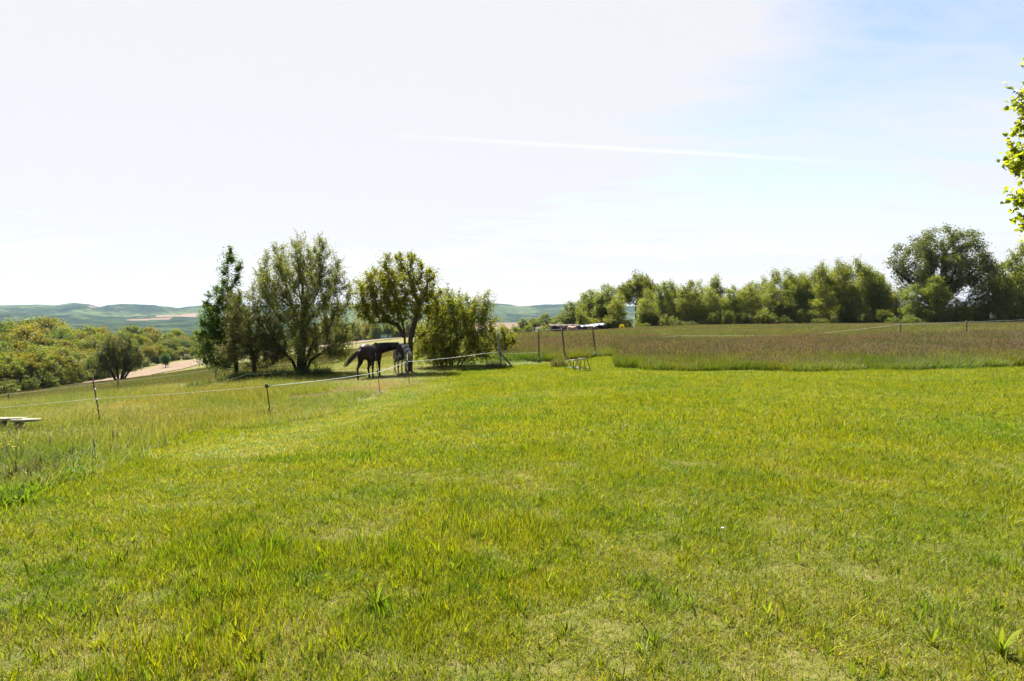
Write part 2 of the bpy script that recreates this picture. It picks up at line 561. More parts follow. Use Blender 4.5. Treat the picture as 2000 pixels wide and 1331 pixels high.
az = np.concatenate([np.linspace(-180, -52, 52)[:-1], np.arange(-52, 52.01, 0.3), np.linspace(52, 180, 52)[1:-1]])
rad = np.concatenate([[0.4], np.geomspace(0.8, 300, 300), np.geomspace(320, 7000, 60)])
A, RR = np.meshgrid(np.radians(az), rad)
GX, GY = np.sin(A) * RR, np.cos(A) * RR
GZ = ground_z(GX, GY)
nr, na = GX.shape
gv = np.stack([GX, GY, GZ], -1).reshape(-1, 3)
gv = np.vstack([gv, [[0, 0, 0]]])
ii, jj = np.meshgrid(np.arange(nr - 1), np.arange(na), indexing='ij')
j2 = (jj + 1) % na
quads = np.stack([ii * na + jj, (ii + 1) * na + jj, (ii + 1) * na + j2, ii * na + j2], -1).reshape(-1, 4)[:, ::-1]
ctr = nr * na
tri0 = np.array([(ctr, (k + 1) % na, k) for k in range(na)])
attrs = {
    'mown': np.append(inside(LAWN, GX, GY).ravel().astype(float), 1),
    'bare': np.append(bare_amount(GX, GY).ravel(), 0),
    'far': np.append(smooth(RR, 260, 420).ravel(), 0),
}
gme = mesh_np('ground', gv, quads, tri0, attrs=attrs, smooth=True, mat=ground_material())
ground = link(bpy.data.objects.new('ground', gme))
ground['kind'] = 'structure'


def ribbon(name, centre, halfw, mat, lift):
    """a draped strip along world points, each row four vertices wide"""
    cpts = []
    for (a, b) in zip(centre[:-1], centre[1:]):
        for k in range(14):
            u = k / 14
            cpts.append((a[0] + (b[0] - a[0]) * u, a[1] + (b[1] - a[1]) * u))
    cpts.append(centre[-1])
    cpts = np.array(cpts)
    for _ in range(6):
        cpts[1:-1] = (cpts[:-2] + cpts[1:-1] * 2 + cpts[2:]) / 4
    d = np.gradient(cpts, axis=0)
    d /= np.linalg.norm(d, axis=1)[:, None]
    nrm_ = np.stack([-d[:, 1], d[:, 0]], 1)
    rng = np.random.default_rng(5)
    w = halfw * (1 + 0.18 * rng.standard_normal((len(cpts), 2)).cumsum(0) * 0.3)
    w = np.clip(w, halfw * 0.6, halfw * 1.4)
    vs, qs = [], []
    offs = np.linspace(-1, 1, 9)
    for i, c in enumerate(cpts):
        for o in offs:
            p = c + nrm_[i] * o * (w[i, 0] if o < 0 else w[i, 1])
            vs.append((p[0], p[1], gz(p[0], p[1]) + lift))
    m = len(offs)
    for i in range(len(cpts) - 1):
        for k in range(m - 1):
            qs.append((i * m + k, i * m + k + 1, (i + 1) * m + k + 1, (i + 1) * m + k))
    me = mesh_np(name, vs, qs, smooth=True, mat=mat)
    o = link(bpy.data.objects.new(name, me))
    o['kind'] = 'structure'
    return o


M_SOIL = solid('ploughed_soil', (0.095, 0.066, 0.042), (0.135, 0.098, 0.064), 0.6, 0.95, 0.1, 0, 0.3)
strip = [(165, 112), (215, 120), (270, 132), (340, 158), (400, 182), (450, 196), (520, 200), (590, 180), (640, 164), (690, 164), (740, 176), (800, 200)]
ribbon('dirt_path', [(px_x(a, d), d) for a, d in strip], 8.5, M_SOIL, 0.12)

# ------------------------------------------------------------------ far hills
def vnoise(x, y, seed):
    """smooth value noise"""
    rng = np.random.default_rng(seed)
    tab = rng.random((64, 64))
    xi, yi = np.floor(x).astype(int), np.floor(y).astype(int)
    fx, fy = x - xi, y - yi
    fx, fy = fx * fx * (3 - 2 * fx), fy * fy * (3 - 2 * fy)
    g = lambda a, b: tab[a % 64, b % 64]
    return (g(xi, yi) * (1 - fx) + g(xi + 1, yi) * fx) * (1 - fy) + (g(xi, yi + 1) * (1 - fx) + g(xi + 1, yi + 1) * fx) * fy


CREST = [(-2600, 600), (-1200, 602), (-500, 606), (-150, 602), (0, 598), (70, 596), (110, 598), (146, 593), (175, 595), (200, 602), (240, 600), (300, 601), (345, 604), (390, 599), (450, 603),
         (560, 601), (680, 598), (800, 596), (900, 593), (945, 591), (985, 594), (1015, 598), (1035, 597), (1070, 595), (1120, 597), (1300, 601), (1600, 604), (2000, 602), (2600, 606), (4000, 606)]
haz = np.radians(np.concatenate([np.linspace(-100, -42, 60)[:-1], np.arange(-42, 42, 0.12), np.linspace(42, 100, 60)]))
hrad = np.concatenate([np.linspace(900, 2400, 26)[:-1], np.linspace(2400, 4300, 70), np.linspace(4350, 6200, 14)])
HA, HR = np.meshgrid(haz, hrad)
HX, HYY = np.sin(HA) * HR, np.cos(HA) * HR
hpx = CX + np.tan(np.clip(HA, -1.2, 1.2)) * F
crest_py = np.interp(hpx, [c[0] for c in CREST], [c[1] for c in CREST])
CR = 3900.0
# a ridge line wanders in distance with bearing; its height gives the surveyed skyline
ridge_r = CR + 350 * (vnoise(HA * 9 + 20, HA * 0 + 3, 3) - 0.5)
crest_z = EYE + (HY - crest_py) / F * ridge_r * np.cos(HA)
low = np.interp(HR, [900, 1300, 1800, 2300], [-36, -28, -17, -10])
u = smooth(HR, 2150, 1.0 * CR) * 0.75 + 0.25 * smooth(HR, 2900, CR)
HZ = low + (crest_z - low) * np.where(HR < ridge_r, np.clip(u * 1.0, 0, 1), 1 - smooth(HR, ridge_r, ridge_r + 2200) * 0.9)
env = smooth(HR, 2200, 2700) * (1 - smooth(HR, ridge_r - 420, ridge_r - 120))
HZ += env * (26 * (vnoise(HX / 330, HYY / 420, 7) - 0.5) + 9 * (vnoise(HX / 110, HYY / 140, 8) - 0.5))
wood = smooth(vnoise(HX / 260 + 9, HYY / 420, 11) * 0.7 + vnoise(HX / 90, HYY / 160, 12) * 0.3, 0.40, 0.46)
field = np.zeros_like(HX)


def patch(px0, px1, r0, r1, slope=0.0):
    c = (px0 + px1) / 2
    wob_ = vnoise(HX / 170 + 5, HYY / 230, 51) - 0.5
    k = (hpx - c) / (px1 - px0) + wob_ * 0.35
    return ((np.abs(k) < 0.5) & (HR > r0 + slope * k + wob_ * 160) & (HR < r1 + slope * k + wob_ * 160)).astype(float)


for args in [(930, 1110, 1500, 2050, 100), (178, 245, 3350, 3720, 250), (312, 392, 2760, 3080, 120), (240, 345, 2330, 2480, 60), (1005, 1062, 3560, 3800, 80),
             (-120, 60, 2900, 3050, 60), (520, 640, 2500, 2700, 90), (740, 800, 2300, 2500, 60), (1300, 1500, 2500, 2800, 60)]:
    field = np.maximum(field, patch(*args))
HZ += wood * (1 - field) * env * 7.0 * (0.6 + 0.8 * vnoise(HX / 23, HYY / 40, 5))
HZ += (1 - env) * smooth(HR, 3000, 3400) * (HR < ridge_r + 60) * 5.0 * np.maximum(0, vnoise(HX / 60, HYY / 60, 21) - 0.35)
nr, na = HX.shape
hv = np.stack([HX, HYY, HZ], -1).reshape(-1, 3)
ii, jj = np.meshgrid(np.arange(nr - 1), np.arange(na - 1), indexing='ij')
quads = np.stack([ii * na + jj, ii * na + jj + 1, (ii + 1) * na + jj + 1, (ii + 1) * na + jj], -1).reshape(-1, 4)


def hill_material():
    m, t = new_mat('hill_cover')
    geo = nd(t, 'ShaderNodeNewGeometry')
    def noise(scale, detail=5.0):
        n = nd(t, 'ShaderNodeTexNoise', inp={'Scale': scale, 'Detail': detail, 'Roughness': 0.65})
        t.links.new(geo.outputs['Position'], n.inputs['Vector'])
        return n.outputs['Fac']
    w = nd(t, 'ShaderNodeAttribute', attribute_name='wood').outputs['Fac']
    f = nd(t, 'ShaderNodeAttribute', attribute_name='field').outputs['Fac']
    wc = ramp(t, noise(0.012, 10.0), [(0.36, (0.004, 0.009, 0.005)), (0.5, (0.012, 0.020, 0.009)), (0.62, (0.034, 0.044, 0.016))])
    gc = ramp(t, noise(0.006, 4.0), [(0.35, (0.022, 0.034, 0.012)), (0.65, (0.045, 0.055, 0.02))])
    fc = ramp(t, noise(0.003, 4.0), [(0.35, (0.10, 0.065, 0.045)), (0.65, (0.14, 0.10, 0.07))])
    col = mix_col(t, 1.0, mix_col(t, w, gc, wc), ramp(t, noise(0.035, 6.0), [(0.36, 0.35), (0.64, 1.9)]), 'MULTIPLY')
    col = mix_col(t, f, col, fc)
    pr = nd(t, 'ShaderNodeBsdfPrincipled')
    pr.inputs['Roughness'].default_value = 1.0
    pr.inputs['Specular IOR Level'].default_value = 0.0
    t.links.new(col, pr.inputs['Base Color'])
    out(t, pr.outputs[0])
    return m


hme = mesh_np('hills', hv, quads, attrs={'wood': wood.ravel(), 'field': field.ravel()}, smooth=True, mat=hill_material())
hills = link(bpy.data.objects.new('hills', hme))
hills['kind'] = 'structure'

# ------------------------------------------------------------------ grass
def blades(rng, n, radius, h, w, lean, cols, weights, head=None, curve=0.35, disc=True, broad=0.0):
    """n bent blades in a disc; returns verts, quads, tris, cols. head = (fraction, length, width, colours)"""
    if disc:
        rr = radius * np.sqrt(rng.random(n))
        aa = rng.random(n) * 2 * np.pi
        x, y = rr * np.cos(aa), rr * np.sin(aa)
    hh = rng.uniform(h[0], h[1], n) * rng.uniform(0.75, 1.0, n)
    ww = rng.uniform(w[0], w[1], n)
    if broad:
        k = rng.random(n) < broad
        ww[k] *= 1.9
        hh[k] *= 1.25
    ld = rng.random(n) * 2 * np.pi
    ln = np.abs(rng.normal(0, lean, n)) + 0.05
    lx, ly = np.cos(ld), np.sin(ld)
    sd = ld + np.pi / 2 + rng.normal(0, 0.5, n)
    sx, sy = np.cos(sd) * ww / 2, np.sin(sd) * ww / 2
    def at(t, off):
        e = ln * t * (1 - curve) + ln * curve * 2.2 * t * t
        s = hh / np.sqrt(1 + ln * ln * 0.8)
        return np.stack([x + lx * e * s + off * sx, y + ly * e * s + off * sy, t * s - 0.015], -1)
    V = np.stack([at(0, -0.8), at(0, 0.8), at(0.55, -1), at(0.55, 1), at(1.0, 0)], 1).reshape(-1, 3)
    b = np.arange(n) * 5
    Q = np.stack([b, b + 1, b + 3, b + 2], -1)
    T = np.stack([b + 2, b + 3, b + 4], -1)
    ci = rng.choice(len(cols), n, p=np.array(weights) / sum(weights))
    cc = np.array(cols)[ci] * rng.uniform(0.75, 1.25, (n, 1))
    Cc = np.repeat(cc, 5, axis=0)
    if head:
        frac, hl, hw, hc = head
        k = np.where(rng.random(n) < frac)[0]
        tip = at(1.0, 0)[k]
        m = len(k)
        dx = np.stack([lx[k] * 0.35, ly[k] * 0.35, np.ones(m)], -1)
        L = rng.uniform(0.6, 1.2, m)[:, None] * hl
        wx = np.stack([np.cos(sd[k]), np.sin(sd[k]), np.zeros(m)], -1) * hw * rng.uniform(0.6, 1.2, m)[:, None]
        hvs = np.stack([tip - dx * L * 0.35, tip + wx + dx * L * 0.1, tip + dx * L * 0.8, tip - wx + dx * L * 0.1], 1).reshape(-1, 3)
        b2 = len(V) + np.arange(m) * 4
        Q = np.vstack([Q, np.stack([b2, b2 + 1, b2 + 2, b2 + 3], -1)])
        V = np.vstack([V, hvs])
        hcol = np.array(hc)[rng.integers(0, len(hc), m)] * rng.uniform(0.7, 1.25, (m, 1))
        Cc = np.vstack([Cc, np.repeat(hcol, 4, axis=0)])
    return V, Q, T, Cc


def join(parts):
    V, Q, T, Cc, n = [], [], [], [], 0
    for v, q, t, c in parts:
        V.append(v)
        Q.append(q + n)
        T.append(t + n)
        Cc.append(c)
        n += len(v)
    return np.vstack(V), np.vstack(Q), np.vstack(T), np.vstack(Cc)


def patch_collection(name, makers, mat):
    col = bpy.data.collections.new(name)
    for i, mk in enumerate(makers):
        v, q, t, c = mk
        me = mesh_np('%s_%02d' % (name, i), v, q, t, cols=c, mat=mat)
        col.objects.link(bpy.data.objects.new('%s_%02d' % (name, i), me))
    return col


def scatter(name, col, pts, seed, smin=0.85, smax=1.15, idx=None, zs=None):
    """one object: tufts of grass set on surveyed points through geometry nodes"""
    rng = np.random.default_rng(seed)
    n = len(pts)
    z = ground_z(pts[:, 0], pts[:, 1])
    e = 0.4
    gx = (ground_z(pts[:, 0] + e, pts[:, 1]) - ground_z(pts[:, 0] - e, pts[:, 1])) / (2 * e)
    gy = (ground_z(pts[:, 0], pts[:, 1] + e) - ground_z(pts[:, 0], pts[:, 1] - e)) / (2 * e)
    me = bpy.data.meshes.new(name)
    me.vertices.add(n)
    me.vertices.foreach_set('co', np.stack([pts[:, 0], pts[:, 1], z], -1).astype(np.float32).ravel())
    rots = np.zeros((n, 3), np.float32)
    th = rng.random(n) * 2 * np.pi
    for i in range(n):
        nv = Vector((-gx[i], -gy[i], 1)).normalized()
        q = Vector((0, 0, 1)).rotation_difference(nv) @ Matrix.Rotation(th[i], 3, 'Z').to_quaternion()
        rots[i] = q.to_euler()
    a = me.attributes.new('rot', 'FLOAT_VECTOR', 'POINT')
    a.data.foreach_set('vector', rots.ravel())
    sc = rng.uniform(smin, smax, n)
    scv = np.stack([np.ones(n), np.ones(n), sc if zs is None else sc * zs], -1).astype(np.float32)
    a = me.attributes.new('scl', 'FLOAT_VECTOR', 'POINT')
    a.data.foreach_set('vector', scv.ravel())
    k = len(col.objects)
    a = me.attributes.new('idx', 'INT', 'POINT')
    a.data.foreach_set('value', (rng.integers(0, k, n) if idx is None else idx).astype(np.int32))
    o = link(bpy.data.objects.new(name, me))
    o['kind'] = 'stuff'
    g = bpy.data.node_groups.new(name, 'GeometryNodeTree')
    g.interface.new_socket('Geometry', in_out='INPUT', socket_type='NodeSocketGeometry')
    g.interface.new_socket('Geometry', in_out='OUTPUT', socket_type='NodeSocketGeometry')
    gi, go = g.nodes.new('NodeGroupInput'), g.nodes.new('NodeGroupOutput')
    ci = g.nodes.new('GeometryNodeCollectionInfo')
    ci.inputs['Collection'].default_value = col
    ci.inputs['Separate Children'].default_value = True
    ci.inputs['Reset Children'].default_value = True
    ip = g.nodes.new('GeometryNodeInstanceOnPoints')
    ip.inputs['Pick Instance'].default_value = True
    def na_(nm, ty):
        x = g.nodes.new('GeometryNodeInputNamedAttribute')
        x.data_type = ty
        x.inputs['Name'].default_value = nm
        return x.outputs[0]
    g.links.new(gi.outputs[0], ip.inputs['Points'])
    g.links.new(ci.outputs[0], ip.inputs['Instance'])
    g.links.new(na_('idx', 'INT'), ip.inputs['Instance Index'])
    g.links.new(na_('rot', 'FLOAT_VECTOR'), ip.inputs['Rotation'])
    g.links.new(na_('scl', 'FLOAT_VECTOR'), ip.inputs['Scale'])
    g.links.new(ip.outputs[0], go.inputs[0])
    md = o.modifiers.new('tufts', 'NODES')
    md.node_group = g
    return o


def jgrid(x0, x1, y0, y1, s, rng, jit=0.35):
    xs, ys = np.meshgrid(np.arange(x0, x1, s), np.arange(y0, y1, s))
    p = np.stack([xs.ravel(), ys.ravel()], -1)
    return p + rng.uniform(-jit, jit, p.shape) * s


def in_view(p, margin=2.0):
    return np.abs(p[:, 0]) < (p[:, 1] * 0.78 + margin)


G1, G2, G3, G4, STRAW, STRAW2 = (0.138, 0.160, 0.005), (0.165, 0.176, 0.005), (0.075, 0.118, 0.008), (0.185, 0.185, 0.008), (0.26, 0.20, 0.085), (0.34, 0.28, 0.15)
rg = np.random.default_rng(1)
# close lawn: short turf, a few broader blades and dry thatch
near = []
for i in range(9):
    dryv = i < 4          # four drier, thinner tufts and five lush ones
    a = blades(rg, 2900 if dryv else 3600, 0.36, (0.015, 0.046) if dryv else (0.022, 0.066), (0.0022, 0.0042), 0.6, [G1, G2, G3, G4, STRAW, (0.13, 0.095, 0.045)], [4, 2.5, 2.4, 2, 3.2, 2] if dryv else [4, 3.4, 3.4, 2, 0.8, 0.3])
    b = blades(rg, 420, 0.36, (0.05, 0.11 if i % 3 == 0 else 0.085), (0.003, 0.006), 0.8, [G1, G2, G3, G4], [3, 3, 2, 2], curve=0.55)
    c = blades(rg, 900 if dryv else 320, 0.36, (0.02, 0.06), (0.002, 0.004), 2.2, [STRAW, STRAW2, (0.15, 0.095, 0.05), (0.09, 0.06, 0.035)], [3, 1.4, 2, 1.5])
    parts = [a, b, c]
    for k_ in range(3 if dryv else (12 if i % 2 else 7)):
        d_ = blades(rg, rg.integers(6, 16), 0.035, (0.06, 0.13), (0.005, 0.009), 0.55, [G1, G2, G3, (0.06, 0.10, 0.012)], [3, 3, 2, 2], curve=0.6)
        d_[0][:, :2] += rg.uniform(-0.25, 0.25, 2)
        parts.append(d_)
    near.append(join(parts))
COL_NEAR = patch_collection('turf_near', near, M_GRASS)
mid = []
for i in range(8):
    a = blades(rg, 4200, 0.72, (0.03, 0.085), (0.005, 0.010), 0.55, [G1, G2, G3, G4, STRAW], [4, 4, 1.2, 3.2, 1.0])
    b = blades(rg, 380, 0.72, (0.07, 0.15 if i % 3 == 0 else 0.11), (0.005, 0.010), 0.7, [G1, G2, G3, G4], [3, 3, 2, 2], curve=0.55)
    c = blades(rg, 220, 0.72, (0.03, 0.07), (0.004, 0.008), 2.0, [STRAW, STRAW2], [3, 1])
    parts = [a, b, c]
    for k_ in range(12 if i % 2 else 5):
        d_ = blades(rg, rg.integers(6, 14), 0.05, (0.08, 0.17), (0.008, 0.013), 0.5, [G1, G2, G3, (0.06, 0.10, 0.012)], [3, 3, 2, 2], curve=0.6)
        d_[0][:, :2] += rg.uniform(-0.5, 0.5, 2)
        parts.append(d_)
    mid.append(join(parts))
COL_MID = patch_collection('turf_mid', mid, M_GRASS)

p = jgrid(-9, 9, 1.6, 9.0, 0.40, rg)
p = p[in_view(p, 1.5) & inside(LAWN, p[:, 0], p[:, 1])]
hv_ = 0.8 + 0.75 * vnoise(p[:, 0] * 0.55 + 7, p[:, 1] * 0.55, 31) * vnoise(p[:, 0] * 1.7 + 3, p[:, 1] * 1.7, 32) * 1.8
dn = 0.62 * vnoise(p[:, 0] * 0.7 + 2, p[:, 1] * 0.7, 71) + 0.38 * vnoise(p[:, 0] * 2.1, p[:, 1] * 2.1, 72) + 0.16 * smooth(p[:, 1], 5.2, 3.0)
dryp = dn + rg.normal(0, 0.05, len(p)) > 0.56
scatter('lawn_grass', COL_NEAR, p, 11, 0.85, 1.15, zs=hv_, idx=np.where(dryp, rg.integers(0, 4, len(p)), rg.integers(4, 9, len(p))))
p = jgrid(-30, 34, 8.7, 40, 0.80, rg)
p = p[in_view(p, 1.5) & inside(LAWN, p[:, 0], p[:, 1])]
hv_ = 0.75 + 0.6 * vnoise(p[:, 0] * 0.4 + 7, p[:, 1] * 0.4, 31)
track = np.array([cast(a_t, b_t) for a_t, b_t in ((-200, 1120), (0, 1030), (150, 980), (300, 930), (430, 890), (560, 853), (690, 812), (800, 775), (880, 745))])
def track_d(q):
    return np.min([np.hypot(q[:, 0] - (track[k_, 0] * (1 - u_) + track[k_ + 1, 0] * u_), q[:, 1] - (track[k_, 1] * (1 - u_) + track[k_ + 1, 1] * u_)) for k_ in range(len(track) - 1) for u_ in (0, 0.25, 0.5, 0.75)], axis=0)
hv_ = hv_ * (1 - 0.4 * (1 - smooth(track_d(p), 0.5, 1.6)))
scatter('lawn_grass', COL_MID, p, 12, 0.85, 1.15, zs=hv_)
# worn paler band where the mower turns along the lawn edge
worn = [blades(rg, 900, 0.6, (0.02, 0.07), (0.004, 0.008), 0.9, [STRAW, (0.20, 0.185, 0.06), G4, STRAW2], [2.5, 3, 3, 0.6], curve=0.5) for _ in range(4)]
COL_WORN = patch_collection('worn_turf', worn, M_GRASS)
q_ = jgrid(-12, 2, 3, 31, 0.6, rg)
q_ = q_[(track_d(q_) < 0.9 + 0.5 * vnoise(q_[:, 0], q_[:, 1], 73)) & inside(LAWN, q_[:, 0], q_[:, 1])]
scatter('worn_grass', COL_WORN, q_, 18, 0.8, 1.1)

# unmown meadow: long seeding grass, straw and purple heads
PURP = [(0.085, 0.054, 0.052), (0.115, 0.075, 0.072), (0.085, 0.07, 0.042), (0.125, 0.10, 0.072)]
TANH = [(0.20, 0.15, 0.07), (0.16, 0.135, 0.05), (0.24, 0.20, 0.12), (0.13, 0.125, 0.035)]
tall = []
for i in range(8):
    a = blades(rg, 3000, 0.85, (0.30, 0.70), (0.007, 0.014), 0.28, [G1, G2, G3, (0.10, 0.10, 0.02), (0.06, 0.085, 0.015)], [3, 1.5, 4, 3, 2], curve=0.5)
    b = blades(rg, 500 if i < 4 else 1150, 0.85, (0.62, 0.92), (0.004, 0.007), 0.16, [(0.10, 0.11, 0.02), (0.11, 0.085, 0.04), G1], [3, 2, 2],
               head=(0.28 if i < 4 else 0.7, 0.12, 0.010, PURP if i % 2 else PURP[:2] + TANH[1:2]), curve=0.5)
    tall.append(join([a, b]))
COL_TALL = patch_collection('tall_meadow', tall, M_MEADOW)
short = []
for i in range(9):
    a = blades(rg, 2400, 0.80, (0.08, 0.30), (0.004, 0.009), 0.5, [G1, G2, G3, G4, STRAW], [4, 3, 2.6, 2.5, 0.8], curve=0.5)
    b = blades(rg, 300, 0.80, (0.26, 0.46), (0.003, 0.005), 0.45, [(0.15, 0.15, 0.03), STRAW, G4], [3, 1.6, 2],
               head=(0.45, 0.05, 0.006, TANH if i % 3 else TANH + PURP[:1]), curve=0.6)
    c = blades(rg, 220, 0.80, (0.12, 0.34), (0.004, 0.009), 1.4, [STRAW, STRAW2, G4], [2, 1, 3])
    short.append(join([a, b, c]))
COL_SHORT = patch_collection('rough_meadow', short, M_MEADOW)
farp = []
for i in range(6):
    a = blades(rg, 2600, 1.9, (0.14, 0.34), (0.016, 0.034), 0.4, [G1, G2, G3, (0.10, 0.08, 0.03), (0.09, 0.09, 0.02)], [3, 2, 3, 2.0, 3], curve=0.5,
               head=(0.25, 0.10, 0.016, PURP[1:] + TANH[1:2]))
    farp.append(a)
COL_FAR = patch_collection('far_meadow', farp, M_MEADOW)

dry = []
for i in range(5):
    a = blades(rg, 1700, 0.6, (0.03, 0.10), (0.004, 0.009), 0.9, [(0.20, 0.145, 0.09), (0.27, 0.21, 0.145), (0.16, 0.12, 0.08), G4], [3, 2, 2, 1.4], curve=0.5)
    c = blades(rg, 500, 0.6, (0.05, 0.16), (0.004, 0.008), 2.2, [(0.28, 0.22, 0.15), (0.22, 0.16, 0.105), (0.17, 0.12, 0.08)], [3, 2, 2])
    dry.append(join([a, c]))
COL_DRY = patch_collection('dry_turf', dry, M_MEADOW)
p = jgrid(-14, 0, 17, 33, 0.55, rg)
p = p[(rg.random(len(p)) < bare_amount(p[:, 0], p[:, 1]) * 1.3 - 0.25) & ~inside(LAWN, p[:, 0], p[:, 1])]
scatter('dry_grass', COL_DRY, p, 17, 0.8, 1.2)
# tall block right of the lawn
_c0 = cast(1222, 721)
_c1 = cast(1219, 697)
TALL = np.array([_c0] + [cast(a, b) for a, b in [(1300, 724), (1500, 725), (1700, 725), (1850, 721), (2000, 719), (2300, 717)]]
                + [(60, 26), (60, 47), (20, 46), (8, 45), (_c1[0] - 0.0, _c1[1] + 4), _c1])
p = jgrid(3, 50, 24, 50, 0.95, rg)
p = p[in_view(p, 3) & inside(TALL, p[:, 0], p[:, 1])]
zsv = 0.74 + 0.28 * vnoise(p[:, 0] * 0.25, p[:, 1] * 0.25, 41)
front_d = np.array([min(np.hypot(TALL[:8, 0] - q_[0], TALL[:8, 1] - q_[1]).min(), q_[1] - np.interp(q_[0], TALL[:7, 0], TALL[:7, 1])) for q_ in p])
green = rg.random(len(p)) < np.clip(1.0 - (front_d - 1.5) / 5.0, 0.0, 1.0) * 0.7 + 0.2 + 0.5 * (vnoise(p[:, 0] * 0.14 + 3, p[:, 1] * 0.3, 46) - 0.5)
edge = np.clip(front_d / 1.6, 0, 1)
zsv = zsv * (0.62 + 0.38 * edge) * (1 + 0.22 * (vnoise(p[:, 0] * 0.9, p[:, 1] * 0.9, 47) - 0.5))
p = p + rg.normal(0, 0.16, p.shape)
idx_ = np.where(green, rg.integers(0, 4, len(p)), rg.integers(4, 8, len(p)))
scatter('tall_grass', COL_TALL, p, 13, 0.88, 1.1, zs=zsv, idx=idx_)
# band of tall grass behind the clothes-line posts
p = jgrid(-6, 12, 35, 56, 0.95, rg)
lim = ~inside(LAWN, p[:, 0], p[:, 1]) & ~inside(TALL, p[:, 0], p[:, 1]) & (p[:, 0] > -1.5 + (45 - p[:, 1]) * 0.12) & (p[:, 1] > 35.5)
p = p[lim]
scatter('tall_grass', COL_TALL, p, 14, 0.6, 0.85, idx=np.where(p[:, 1] < 42 + 3 * rg.random(len(p)), rg.integers(0, 4, len(p)), rg.integers(4, 8, len(p))))

# rough paddock grass left of the fence and between the trees
p = jgrid(-42, 3, 5.5, 52, 0.95, rg)
ok = in_view(p, 2) & ~inside(LAWN, p[:, 0], p[:, 1]) & (p[:, 0] < 0.5)
ok &= rg.random(len(p)) > bare_amount(p[:, 0], p[:, 1]) * 0.95
p = p[ok]
by_horse = np.clip(1.25 - np.hypot((p[:, 0] + 5.2) / 3.6, (p[:, 1] - 28) / 4.5), 0, 1)
grazed = smooth(p[:, 1], 24, 34)
fence_d = smooth(p[:, 1], 27, 21)
zsv = 0.85 - 0.35 * grazed + 0.7 * (vnoise(p[:, 0] * 0.45, p[:, 1] * 0.45, 44) - 0.5)
near_edge = smooth(p[:, 1], 11.0, 6.5)
zsv = np.clip((zsv - 0.28 * near_edge) * (1 - 0.75 * by_horse), 0.12, 2)
scatter('meadow_grass', COL_SHORT, p, 15, 0.85, 1.15, zs=zsv)
p = jgrid(-75, 110, 46, 112, 2.5, rg)
ok = in_view(p, 4) & ~inside(TALL, p[:, 0], p[:, 1]) & ~((p[:, 0] < 12) & (p[:, 0] > -5) & (p[:, 1] < 54)) & ~((p[:, 0] < 0.5) & (p[:, 1] < 51))
ok &= ~((p[:, 0] < -52) & (p[:, 1] > 84))
p = p[ok]
scatter('meadow_grass', COL_FAR, p, 16, 0.8, 1.1)
#PART4

# ------------------------------------------------------------------ trees
def colonize(rng, att, stems, D, dk, iters=160, trop=(0, 0, 0.12), wob=0.15):
    """space colonisation: branches grow from the stems towards points spread through the crown"""
    P, par = [], []
    for st in stems:
        prev = -1
        for (a, b) in zip(st[:-1], st[1:]):
            a, b = np.array(a, float), np.array(b, float)
            k = max(1, int(np.linalg.norm(b - a) / D))
            for i in range(k):
                P.append(a + (b - a) * i / k + (rng.normal(0, 0.02 * D, 3) if len(P) else 0))
                par.append(prev)
                prev = len(P) - 1
        P.append(np.array(st[-1], float))
        par.append(prev)
    P = [np.asarray(p_, float) for p_ in P]
    N = np.array(P)
    d = np.linalg.norm(att[:, None] - N[None], axis=2)
    ni, ndist = d.argmin(1), d.min(1)
    alive = ndist > dk
    trop = np.array(trop)
    for _ in range(iters):
        if not alive.any():
            break
        ai = np.where(alive)[0]
        dirs = att[ai] - N[ni[ai]]
        dirs /= np.linalg.norm(dirs, axis=1)[:, None] + 1e-9
        acc = np.zeros_like(N)
        np.add.at(acc, ni[ai], dirs)
        src = np.unique(ni[ai])
        v = acc[src]
        l = np.linalg.norm(v, axis=1)
        v = v / (l[:, None] + 1e-9) + trop + rng.normal(0, wob, v.shape)
        v /= np.linalg.norm(v, axis=1)[:, None] + 1e-9
        new = N[src] + v * D
        base = len(N)
        N = np.vstack([N, new])
        par += list(src)
        dn = np.linalg.norm(att[ai][:, None] - new[None], axis=2)
        j, m = dn.argmin(1), dn.min(1)
        better = m < ndist[ai]
        ni[ai[better]] = base + j[better]
        ndist[ai[better]] = m[better]
        alive &= ndist > dk
        if base > 6000:
            break
    return N, np.array(par)


def pipe_radii(par, tip, expo=2.3):
    n = len(par)
    r = np.zeros(n)
    kids = np.zeros(n, int)
    for i in range(n - 1, -1, -1):
        if r[i] == 0:
            r[i] = tip ** expo
        if par[i] >= 0:
            r[par[i]] += r[i]
            kids[par[i]] += 1
    return r ** (1 / expo), kids


